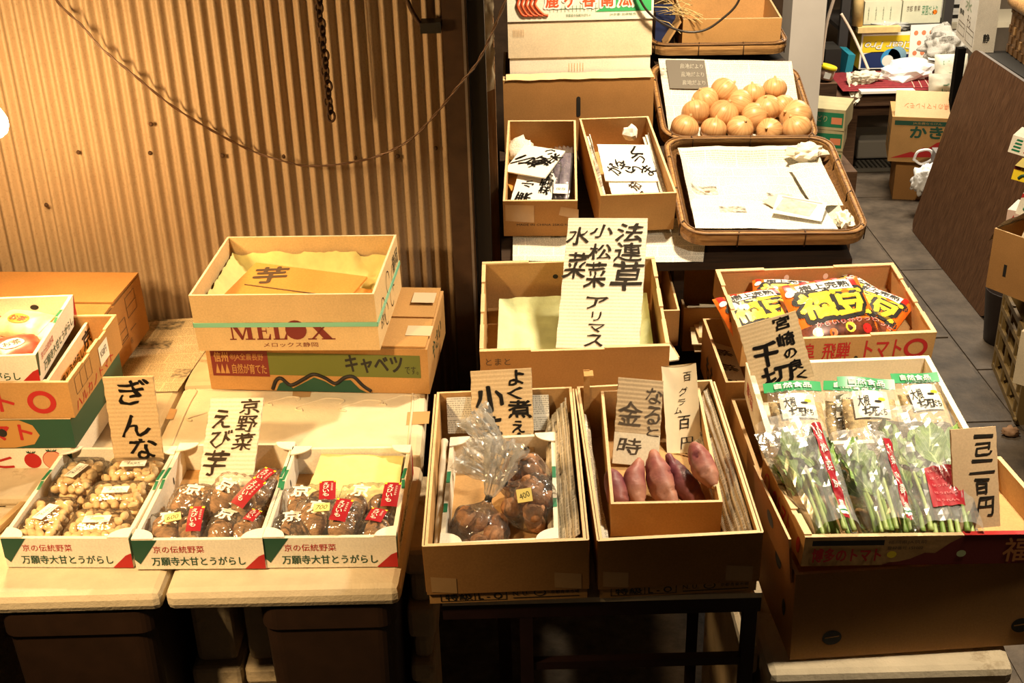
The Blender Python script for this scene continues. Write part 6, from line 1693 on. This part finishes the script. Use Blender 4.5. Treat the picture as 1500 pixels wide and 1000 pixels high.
b = MB(); b.box(-.10, .10, -.1, .1, 0, .05, plain('green_net', (.02, .26, .05), .5, var=.8, vscale=120)); obj('green_net_pack', b, pose(2.46, 5.42, .75, 20), label='bright green net pack on the woven basket at the top right corner', cat='net pack')

# near right: crate, cartons, bucket
CR = plain('olive_plastic_crate', (.20, .13, .045), .45, spec=.4)
a_, c_ = at(1452, 536, Z=GROUND), at(1487, 622, Z=GROUND)
yv = (a_ - c_); Lc = yv.length; yv.normalize(); xv = Vector((yv.y, -yv.x, 0))
Mc = basis(c_, xv, yv, (0, 0, 1))
t = empty('plastic_crate', Mc, 'olive plastic lattice crate on the floor at the right of the passage', 'crate')
hc = .30; wc_ = .30
b = MB()
for y in (0, Lc - .012): b.box(0, wc_, y, y + .012, 0, hc, CR)
b.box(wc_ - .012, wc_, .012, Lc - .012, 0, hc, CR); b.box(.001, wc_, .012, Lc - .012, .0, .01, CR)
for z in (0, .07, .15, .22, hc - .025): b.box(0, .010, .012, Lc - .012, z, z + .02, CR)
for k in range(4): b.box(.0005, .009, Lc * (k + .5) / 4, Lc * (k + .5) / 4 + .012, .02, hc, CR)
obj('body', b, parent=t)
for z in (.02, hc - .02):
    b = MB(); b.tube([(0, 0, z), (-.006, -.004, z)], .008, CR, 8); obj('corner_knob', b, parent=t)
b = MB(); b.lathe([(.075, 0), (.08, .005), (.098, .20), (.10, .205), (.095, .205), (.075, .01)], plain('black_bucket', (.022, .014, .011), .45), 28); obj('bucket', b, Matrix.Translation(at(1456, 505, Z=GROUND) + Vector((.055, .03, .001))), label='black bucket behind the olive crate', cat='bucket')
obj('dry_leaf', crumple(5, (.028, .022, .016), plain('dry_leaf_brown', (.30, .17, .09), .7, var=.3), .4, 3, Matrix.Translation(at(1480, 632, Z=GROUND + .012))), label='curled dry brown leaf on the floor at the crate corner', cat='leaf')
# carton with slotted hole on top of the crate
RC = Matrix.Translation((1.561, 3.322, .150)) @ Matrix.Rotation(radians(-29.4), 4, 'Z')
pA = at(1457, 334, Y=3.62); pB = at(1442, 415, Y=3.60)
w, d, h = .36, .30, .20
Mr = basis((pA.x - .0, pA.y, pA.z - h), (.52, -.85, 0), (.85, .52, 0), (0, 0, 1)) @ Matrix.Translation((w / 2, 0, 0))
b = tray(w, d, h, KRAFT_D, KRAFT_IN, KRAFT_EDGE, t=.006)
b.box(-w / 2 + .055, -w / 2 + .066, -.0008, .001, h * .28, h * .48, BLACK)
obj('brown_carton', b, Mr, label='brown carton with a small slotted hole on the olive crate, right of the passage', cat='carton')
obj('newspaper', sheet([Mr @ Vector(p) for p in ((-w / 2 - .035, .02, h - .06), (-w / 2 + .02, .0, h + .02), (-w / 2 + .03, .16, h + .05), (-w / 2 - .03, .16, h - .03))], 10, 10, NEWS_W, .006, 20, 60), label='newspaper sticking out at the left of the brown slotted carton', cat='newspaper')
b = MB(); b.box(-.09, .09, 0, .09, 0, .004, PALE); b.text('ハコイリ', -.07, .05, .02, .06, BLACK, Matrix.Translation((0, 0, .005)), bold=.04)
obj('card_scrap', b, Mr @ Matrix.Translation((-.04, .06, h * .72)) @ Matrix.Rotation(radians(60), 4, 'X'), label='printed pale card standing inside the brown slotted carton', cat='card')
b = sheet([Mr @ Vector(p) for p in ((-.02, .01, h - .004), (.20, -.03, h - .02), (.2, .10, h + .02), (.02, .08, h + .015))], 10, 8, NEWS_W, .006, 20, 61)
obj('newspaper', b, label='newspaper folded over the near rim of the brown slotted carton', cat='newspaper')
PINK = plain('pink_print_board', (.72, .52, .44), .6)
b = solid(.16, .12, .17, PINK, WHITE); F = Ff(.16, .12, .17)
for i in range(5):
    for j in range(5):
        x, y = .022 + i * .03 + (j % 2) * .008, .016 + j * .032
        b.poly([(x - .008, y - .009), (x + .008, y - .009), (x + .002, y + .004), (x, y + .011), (x - .002, y + .004)], RED, F)
        b.text('京', x + .010, x + .016, y - .004, y + .002, BLACK, F)
pk = at(1470, 345, Y=3.95)
obj('patterned_carton', b, basis((pk.x, pk.y, pk.z - .075), (.80, -.60, 0), (.60, .80, 0), (0, 0, 1)) @ Matrix.Translation((.08, 0, 0)), label='pink carton with rows of little red figures behind the brown slotted carton', cat='carton')
t_ = at(1478, 245, Y=3.62)
b = solid(.14, .10, .055, WHITE, WHITE); F = Ff(.14, .10, .055)
for k in range(4): b.quad((.008 + k * .002, .008 + k * .011, 0), (.032, .008 + k * .011, 0), (.034, .014 + k * .011, 0), (.010 + k * .002, .014 + k * .011, 0), GREEN, F)
b.text('京都', .045, .105, .008, .046, RED, F, bold=.04)
obj('white_packet', b, basis(at(1476, 222, Y=3.62), (.80, -.58, -.16), (.58, .81, 0), (.13, -.09, .98)) @ Matrix.Translation((.07, 0, 0)), label='white box with green bars and red lettering at the right edge', cat='box')
b = solid(.12, .09, .045, YELLOW, YELLOW); F = Ff(.12, .09, .045); b.quad((0, .034, 0), (.12, .034, 0), (.12, .045, 0), (0, .045, 0), MAROON, F)
b.tube(curve_pts([(.02, .008, 0), (.03, .02, 0), (.05, .022, 0), (.055, .010, 0), (.075, .016, 0), (.09, .008, 0)], 5), .004, DKGREEN, 6, M=F); b.text('枝豆', .02, .05, .036, .043, YELLOW, Ff(.12, .09, .045, .0014))
obj('yellow_packet', b, basis(at(1481, 262, Y=3.66), (.80, -.58, -.12), (.58, .81, 0), (.10, -.07, .99)) @ Matrix.Translation((.06, 0, 0)), label='yellow box with a green sprig under the white box at the right edge', cat='box')
b = solid(.12, .09, .07, WHITE, WHITE); F = Ff(.12, .09, .07)
b.tube(curve_pts([(.02, .02, 0), (.03, .045, 0), (.045, .02, 0), (.05, .05, 0), (.065, .02, 0)], 5), .004, GREEN, 6, M=F); b.poly([(.0, .055), (.03, .07), (0, .07)], RED, F)
obj('white_packet', b, basis(at(1487, 312, Y=3.68), (.80, -.58, -.2), (.58, .81, 0), (.16, -.11, .98)) @ Matrix.Translation((.06, 0, 0)), label='white box with a green drawing under the yellow box at the right edge', cat='box')
b = MB(); b.box(-.16, .16, 0, .30, GROUND + .30, GROUND + .31, DKM)
# pale carton corner at the frame edge
b = solid(.25, .2, .17, PALE, PALE); obj('pale_carton', b, basis(at(1483, 560, Y=3.25), (.72, -.69, 0), (.69, .72, 0), (0, 0, 1)) @ Matrix.Translation((.125, 0, 0)), label='plain pale carton corner at the right edge, in front of the olive crate', cat='carton')

# ------------------------------------------------------------------ back of the shop
BENCH = wood('bench_timber', (.06, .032, .018), (.13, .07, .038), 9, .6)
zb = .165
t = empty('wooden_bench', Matrix.Identity(4), 'brown wooden bench with a red cushion at the back of the shop', 'bench')
b = MB(); b.box(1.60, 2.55, 5.86, 6.32, zb - .04, zb, BENCH); obj('seat', b, parent=t)
for x, y in ((1.63, 5.90), (2.46, 5.90), (1.63, 6.26), (2.46, 6.26)):
    b = MB(); b.box(x, x + .09, y, y + .04, GROUND, zb - .041, BENCH); obj('leg', b, parent=t)
b = MB(); b.box(1.72, 2.46, 5.905, 5.925, zb - .10, zb - .041, BENCH); obj('apron', b, parent=t)
CUSH = plain('red_cushion_cloth', (.22, .022, .026), .85, var=.2, vscale=60)
b, sf = pillow(.56, .36, .055, CUSH, 3, 22)
for k in range(6): b.grid(lambda u, v, k=k: sf(.06 + k * .035 + .004 * u, -.17 + .13 * v, .0005), 2, 8, plain('cushion_stripe', (.62, .40, .30), .8))
for k in range(16): b.grid(lambda u, v, k=k: sf(-.25 + .5 * u, -.17 + k * .021 + .002 * v, .0004), 24, 2, plain('cushion_dark_line', (.12, .012, .02), .8))
obj('cushion', b, pose(1.925, 6.06, zb + .001, -3, 0, 0), label='red striped flat cushion on the wooden bench', cat='cushion')
CLOTH = plain('cream_cloth', (.66, .60, .46), .85, var=.1, vscale=30)
cl = at(1252, 118, Y=5.95)
def drape(u, v):
    return (.012 * noise.noise(Vector((u * 6, v * 6, 2))), -.0 + .012 * noise.noise(Vector((u * 7, v * 7, 9))), .022 * noise.noise(Vector((u * 8, v * 5, 5))))
obj('cloth', sheet([at(1246, 154, Y=5.845), at(1256, 150, Y=5.84), at(1286, 106, Y=6.02), at(1240, 106, Y=6.02)], 20, 26, CLOTH, .006, 9, 70, fold=drape), label='cream cloth draped over the front of the red cushion', cat='cloth')
obj('cloth_bunch', crumple(15, (.070, .045, .03), CLOTH, .35, 4, Matrix.Translation(at(1268, 112, Y=5.98))), label='bunched part of cream cloth on the red cushion', cat='cloth')
PLB = plain('white_plastic_bag', (.86, .85, .84), .3, spec=.5)
obj('plastic_bag', crumple(23, (.135, .085, .060), PLB, .26, 3, Matrix.Translation(at(1328, 104, Y=6.02)) @ Matrix.Rotation(radians(-8), 4, 'Y'), freq=1.5, flat=True), label='white plastic bag lying on the red cushion', cat='bag')
b = MB(); b.box(-.13, .13, -.01, .05, 0, .012, PWHITE); obj('white_strip', b, Matrix.Translation(at(1300, 136, Y=5.858)), label='thin white strip at the front edge of the bench', cat='strip')
# jar
jp = at(1208, 112, Y=5.75); t = empty('jar', Matrix.Translation((jp.x, jp.y, jp.z - .012)) @ Matrix.Rotation(radians(14), 4, 'Y') @ Matrix.Rotation(radians(0), 4, 'X'), 'small jar with a yellow lid beside the grey pillar', 'jar')
b = MB(); b.lathe([(.030, 0), (.036, .004), (.037, .045), (.034, .050)], plain('jar_body', (.62, .40, .30), .3, var=.3, vscale=25, spec=.5), 24); b.box(-.018, .012, -.0385, -.034, .010, .038, LABEL); obj('body', b, parent=t)
b = MB(); b.lathe([(.040, .050), (.041, .052), (.041, .064), (.038, .067)], plain('jar_lid_yellow', (.80, .62, .02), .35), 24); obj('lid', b, parent=t)
b = MB(); b.box(jp.x - .06, jp.x + .05, jp.y - .05, jp.y + .06, GROUND, jp.z - .022, BENCH); obj('wooden_block', b, label='dark wooden block under the yellow lidded jar', cat='block')
# shelf with goods
t = empty('steel_shelf', Matrix.Identity(4), 'dark steel shelf rack at the back of the shop', 'shelf')
zs1 = at(1300, 36, Y=6.45).z
for x0 in (1.735, 2.265):
    for y0 in (6.42, 6.85):
        b = MB(); b.box(x0, x0 + .045, y0, y0 + .035, GROUND, 1.5, DKM); obj('post', b, parent=t)
for z in (zs1, zs1 + .40, zs1 + .8): b = MB(); b.box(1.735, 2.31, 6.44, 6.87, z - .022, z, DKM); obj('shelf_board', b, parent=t)
b = MB(); b.box(1.30, 1.73, 6.75, 6.9, zs1 - .03, zs1, DKM); obj('side_board', b, parent=t)
for i, (x0, x1) in enumerate(((1.865, 2.055), (2.062, 2.262))):
    w = x1 - x0; b = solid(w, .25, .115, plain('pale_green_board', (.60, .60, .44), .7, var=.06), PALE); F = Ff(w, .25, .115)
    if i == 0:
        for k in range(4): b.text('寸法規格', .10 * w + k * .2 * w, .13 * w + k * .2 * w, .02, .09, DKGREEN, F)
    else:
        b.text('京都 青果', .1 * w, .45 * w, .06, .09, INK_BROWN, F); b.text('菜園だより', .5 * w, .9 * w, .04, .09, GREEN, F); b.disc(.84 * w, .055, .012, ORANGE, F)
    obj('shelf_carton', b, Matrix.Translation(((x0 + x1) / 2, 6.46, zs1 + .001)), label=('left' if i == 0 else 'right') + ' one of two pale green printed cartons side by side on the steel shelf', cat='carton', group='pale green cartons on the shelf')
b = MB(); b.tube([(1.825, 6.43, zs1 + .005), (1.818, 6.43, zs1 + .16), (1.80, 6.43, zs1 + .35)], .028, plain('yellowed_roll', (.72, .52, .22), .7, var=.15), 14)
obj('paper_roll', b, label='yellowed paper roll standing on the shelf by the left post', cat='roll')
b = MB(); b.box(-.11, .11, 0, .05, 0, .028, plain('yellow_wood_strip', (.66, .48, .20), .7, var=.15)); obj('wooden_strip', b, Matrix.Translation((1.93, 6.385, zs1 - .027)), label='yellowish wooden strip along the front of the steel shelf', cat='strip')
# yellow detergent carton, printed upside down
yb = at(1258, 97, Y=6.42); w, d, h = .295, .20, .185
NAVY = plain('print_navy', (.02, .035, .12), .4); BLUE = plain('print_blue', (.05, .30, .62), .4)
b = solid(w, d, h, PWHITE, PWHITE); F = Ff(w, d, h); F2 = Ff(w, d, h, .0012); F3 = Ff(w, d, h, .0018)
b.quad((.03 * w, .46 * h, 0), (.97 * w, .46 * h, 0), (.97 * w, .93 * h, 0), (.03 * w, .93 * h, 0), YELLOW, F)
b.poly([(.03 * w, .03 * h), (.97 * w, .03 * h), (.97 * w, .42 * h), (.75 * w, .38 * h), (.5 * w, .48 * h), (.2 * w, .48 * h), (.03 * w, .40 * h)], NAVY, F)
b.disc(.55 * w, .28 * h, .052, BLUE, F2); b.disc(.66 * w, .36 * h, .048, plain('print_pale_blue', (.25, .45, .60), .4), F2); b.disc(.50 * w, .22 * h, .030, PWHITE, F3)
b.text('Clear Pro', .06 * w, .95 * w, .54 * h, .76 * h, BLACK, F2, bold=.07, rot=pi, shear=.25); b.text('Clear Pro', .065 * w, .945 * w, .55 * h, .75 * h, PWHITE, F3, bold=.03, rot=pi, shear=.25)
b.quad((-.0, 0, 0), (d, 0, 0), (d, h, 0), (0, h, 0), YELLOW, Fl(w, d, h))
obj('detergent_carton', b, Matrix.Translation((yb.x + w / 2, 6.42, zb + .002)), label='yellow and navy carton standing upside down at the back of the bench', cat='carton')
obj('plastic_bag', crumple(31, (.13, .09, .028), film('grey_film', .35, .2, gloss=.12), .3, 4, Matrix.Translation((yb.x + w / 2, 6.50, zb + h + .028))), label='clear grey plastic lying on top of the yellow carton', cat='bag')
b = MB(); b.box(-.018, .018, 0, .18, 0, .13, plain('teal_folder', (.02, .22, .30), .4)); obj('folder', b, Matrix.Translation((1.735, 6.20, zb + .001)) @ Matrix.Rotation(radians(6), 4, 'Y'), label='teal folder standing left of the yellow carton', cat='folder')
b = MB(); b.box(-.04, .04, 0, .18, 0, .15, BLACK); obj('dark_box', b, Matrix.Translation((1.665, 6.24, zb + .001)), label='black box standing at the left end of the bench', cat='box')
# cords
CORD = plain('cream_cord', (.62, .48, .36), .5)
for pts, lb in ((((1224, -10, 5.7), (1212, 30, 5.7), (1207, 60, 5.7), (1203, 95, 5.7)), 'cream cord hanging along the grey pillar'), (((1232, 20, 6.3), (1248, 48, 6.28), (1262, 78, 6.2), (1272, 102, 6.05)), 'cream cord hanging in front of the yellow carton')):
    cable('cord', lb, [at(*p[:2], Y=p[2]) for p in pts], .0075, CORD, 1, 'cord')
# dotted paper, newspapers, bags at right of the bench
MD = basis(at(1352, 98, Y=6.30), (.97, -.10, -.20), (-.24, .10, .97), (-.05, -.99, .1))
b = MB(); b.box(-.03, .16, 0, .20, -.004, 0, PWHITE)
for i in range(4):
    for j in range(3): b.disc(.0 + i * .042 + (j % 2) * .02, .06 + j * .05, .012, plain('coral_dot', (.66, .22, .10), .6), Matrix.Translation((0, 0, .0008)))
obj('wrapping_paper', b, MD @ Matrix.Translation((-.05, .0, 0)), label='white wrapping paper with coral dots propped behind the plastic bag', cat='paper')
obj('newspaper', crumple(41, (.115, .09, .085), newsprint('grey_picture_newsprint', (.55, .52, .46), .10, .62), .40, 4, Matrix.Translation(at(1383, 66, Y=6.10)), freq=1.6), label='crumpled grey newspaper bundle at the right end of the bench', cat='newspaper')
obj('newspaper', sheet([at(1360, 86, Y=6.0), at(1410, 92, Y=5.95), at(1412, 72, Y=6.2), at(1352, 70, Y=6.2)], 16, 12, NEWS_W, .02, 9, 71), label='folded newspaper spread beneath the crumpled grey bundle', cat='newspaper')
for i, (x, y, Y, lb) in enumerate(((1388, 112, 5.95, 'pale printed paper bag with a green corner, upright at the right end of the bench'), (1380, 126, 5.88, 'squat pale paper bag in front, at the right end of the bench'))):
    b, sf = pillow(.16, .17 if i == 0 else .10, .09, plain('pale_printed_bag', (.60, .56, .44), .6, var=.2, vscale=18), 50 + i)
    b.text('ごま', -.03, .04, -.04, .0, GREEN, lambda X, Y_, q: sf(X, Y_)); b.poly([(-.05, .03), (-.02, .05), (-.05, .05)], GREEN, lambda X, Y_, q=0: sf(X, Y_))
    p = at(x, y, Y=Y)
    obj('paper_bag', b, Matrix.Translation((p.x, p.y, max(p.z, zb + .09 - .04 * i))) @ Matrix.Rotation(radians(72), 4, 'X'), label=lb, cat='bag')
# white boxes on the upper right shelf
t = empty('side_shelf', Matrix.Identity(4), 'shelf board behind the newspapers at the back right', 'shelf')
z2 = at(1375, 32, Y=6.9).z
b = MB(); b.box(2.32, 3.2, 6.85, 7.2, z2 - .03, z2, plain('pale_shelf', (.62, .55, .40), .6)); obj('board', b, parent=t); b = MB(); b.box(2.34, 2.38, 6.9, 6.94, GROUND, z2 - .031, DKM); obj('post', b, parent=t); b = MB(); b.box(3.1, 3.14, 6.9, 6.94, GROUND, z2 - .031, DKM); obj('post', b, parent=t)
for i, (x0, wd, zz) in enumerate(((2.36, .26, 0), (2.40, .21, .056))):
    b = solid(wd, .2, .055, PWHITE, PWHITE); b.quad((.3 * wd, .02, 0), (.6 * wd, .02, 0), (.6 * wd, .04, 0), (.3 * wd, .04, 0), BLACK, Ff(wd, .2, .055))
    obj('white_box', b, Matrix.Translation((x0 + wd / 2, 6.88, z2 + .001 + zz)), label=('lower' if i == 0 else 'upper') + ' of the two white boxes stacked on the back right shelf', cat='box', group='white boxes on the back right shelf')
# persimmon carton on a low carton, plastic bag beside
w, d, h = .335, .27, .213
KK = pose(1.939, 5.50, -.052, -14, 0, 0)
b = solid(w, d, h, KRAFT, KRAFT_IN); F = Ff(w, d, h); F2 = Ff(w, d, h, .0012)
b.quad((.04 * w, .82 * h, 0), (.90 * w, .82 * h, 0), (.90 * w, .92 * h, 0), (.04 * w, .92 * h, 0), DKGREEN, F); b.text('JA全農ならけん', .28 * w, .66 * w, .84 * h, .90 * h, KRAFT, F2)
b.text('かき', .26 * w, .68 * w, .55 * h, .80 * h, DKGREEN, F, bold=.07)
sw = [(.03, .08), (.30, .24), (.34, .22), (.45, .34), (.52, .33), (.62, .46), (.70, .50), (.78, .60), (.88, .64), (.97, .60), (.97, .20), (.70, .14), (.40, .12)]
b.poly([(x * w, y * h) for x, y in sw], RED, F)
for k in range(3): b.quad((.15 * d, (.15 + k * .2) * h, 0), (.8 * d, (.15 + k * .2) * h, 0), (.8 * d, (.19 + k * .2) * h, 0), (.15 * d, (.19 + k * .2) * h, 0), DKGREEN, Fl(w, d, h))
kk = obj('persimmon_carton', b, KK, label='brown persimmon carton with a red swoosh below the bench', cat='carton')
fl = MB(); fl.box(-w / 2 + .01, w / 2, 0, .004, 0, .13, KRAFT_EDGE); fl.text('奈良県のトマトレモン', -w / 2 + .05, w / 2 - .04, .04, .07, plain('orange_ink', (.62, .16, .05), .6), basis((0, -.0008, 0), (1, 0, 0), (0, 0, 1), (0, -1, 0)), rot=pi)
obj('top_flap', fl, Matrix.Translation((0, .004, h)) @ Matrix.Rotation(radians(-38), 4, 'X'), parent=kk, label='open pale flap with red lettering')
b = solid(.26, .22, .196, KRAFT_D, KRAFT_IN); obj('brown_carton', b, pose(1.955, 5.54, GROUND + .001, -12, 0, 0), label='low brown carton under the persimmon carton', cat='carton')
obj('plastic_bag', crumple(52, (.060, .045, .075), PLB, .28, 4, Matrix.Translation(at(1356, 262, Y=5.33)) @ Matrix.Rotation(radians(25), 4, 'Y'), freq=2.2), label='white plastic bag hanging beside the persimmon carton', cat='bag')
b = MB(); b.tube(curve_pts([at(1338, 235, Y=5.40), at(1345, 222, Y=5.39), at(1362, 220, Y=5.39), at(1366, 232, Y=5.40), at(1350, 240, Y=5.39), at(1338, 233, Y=5.40)], 8), .006, PLB, 8)
obj('bag_handle_loop', b, label='knotted white plastic loop in front of the persimmon carton', cat='handle loop')
b = MB(); b.box(-.06, .06, 0, .22, 0, .30, plain('grey_panel', (.22, .20, .19), .6)); obj('grey_box', b, pose(1.965, 5.18, GROUND + .001, -6), label='grey box between the plastic bag and the leaning board', cat='box')
# mat, little box under the bench, green cartons
b = MB(); b.box(1.70, 2.02, 5.98, 6.12, GROUND + .001, GROUND + .02, plain('grey_grille', (.16, .15, .13), .6))
for k in range(12): b.box(1.72 + k * .024, 1.728 + k * .024, 5.99, 6.11, GROUND + .0201, GROUND + .024, BLACK)
obj('floor_grate', b, label='grey slotted grate on the floor under the bench front', cat='grate')
b = MB(); b.box(1.80, 2.05, 6.13, 6.38, GROUND + .021, GROUND + .12, plain('grey_tub', (.30, .28, .25), .5)); obj('grey_tub', b, label='grey tub under the wooden bench', cat='tub', bevel=.01)
GBX = plain('olive_board', (.42, .36, .19), .7, var=.1)
for i in range(3):
    w, d, h = .150, .19, .082
    b = solid(w, d, h, GBX, GBX); F = Ff(w, d, h)
    b.quad((.06 * w, .14 * h, 0), (.96 * w, .14 * h, 0), (.96 * w, .84 * h, 0), (.06 * w, .84 * h, 0), GREEN, F); b.text('みどり', .12 * w, .55 * w, .38 * h, .68 * h, GBX, Ff(w, d, h, .0012)); b.quad((.66 * w, .3 * h, 0), (.93 * w, .3 * h, 0), (.93 * w, .62 * h, 0), (.66 * w, .62 * h, 0), plain('coral_dot', (.66, .22, .10), .6), Ff(w, d, h, .0012))
    b.quad((.0, .2 * h, 0), (d, .2 * h, 0), (d, .8 * h, 0), (0, .8 * h, 0), DKGREEN, Fl(w, d, h))
    p = at(1200 - i * 2, 190 + i * 27, Y=4.68)
    obj('green_carton', b, Matrix.Translation((p.x + .02, 4.68, .363 - i * .0835)) @ Matrix.Rotation(radians(-24 + i * 5), 4, 'Z'), label='small green printed carton, %s of the stack beside the onion basket' % ('topmost', 'middle one', 'lowest'), cat='carton', group='small green cartons by the pillar') if 0 else obj('green_carton', b, Matrix.Translation((p.x + .02, 4.68, .363 - i * .0835)) @ Matrix.Rotation(radians(-24 + i * 5), 4, 'Z'), label='small green printed carton, %s of the stack beside the onion basket' % ('topmost', 'middle one', 'lowest')[i], cat='carton', group='small green cartons by the pillar')
b = MB(); b.box(1.10, 1.38, 4.66, 4.92, GROUND + .001, .194, BENCH); obj('wooden_block', b, label='dark wooden block carrying the small green cartons', cat='block')
bpy.context.view_layer.update()
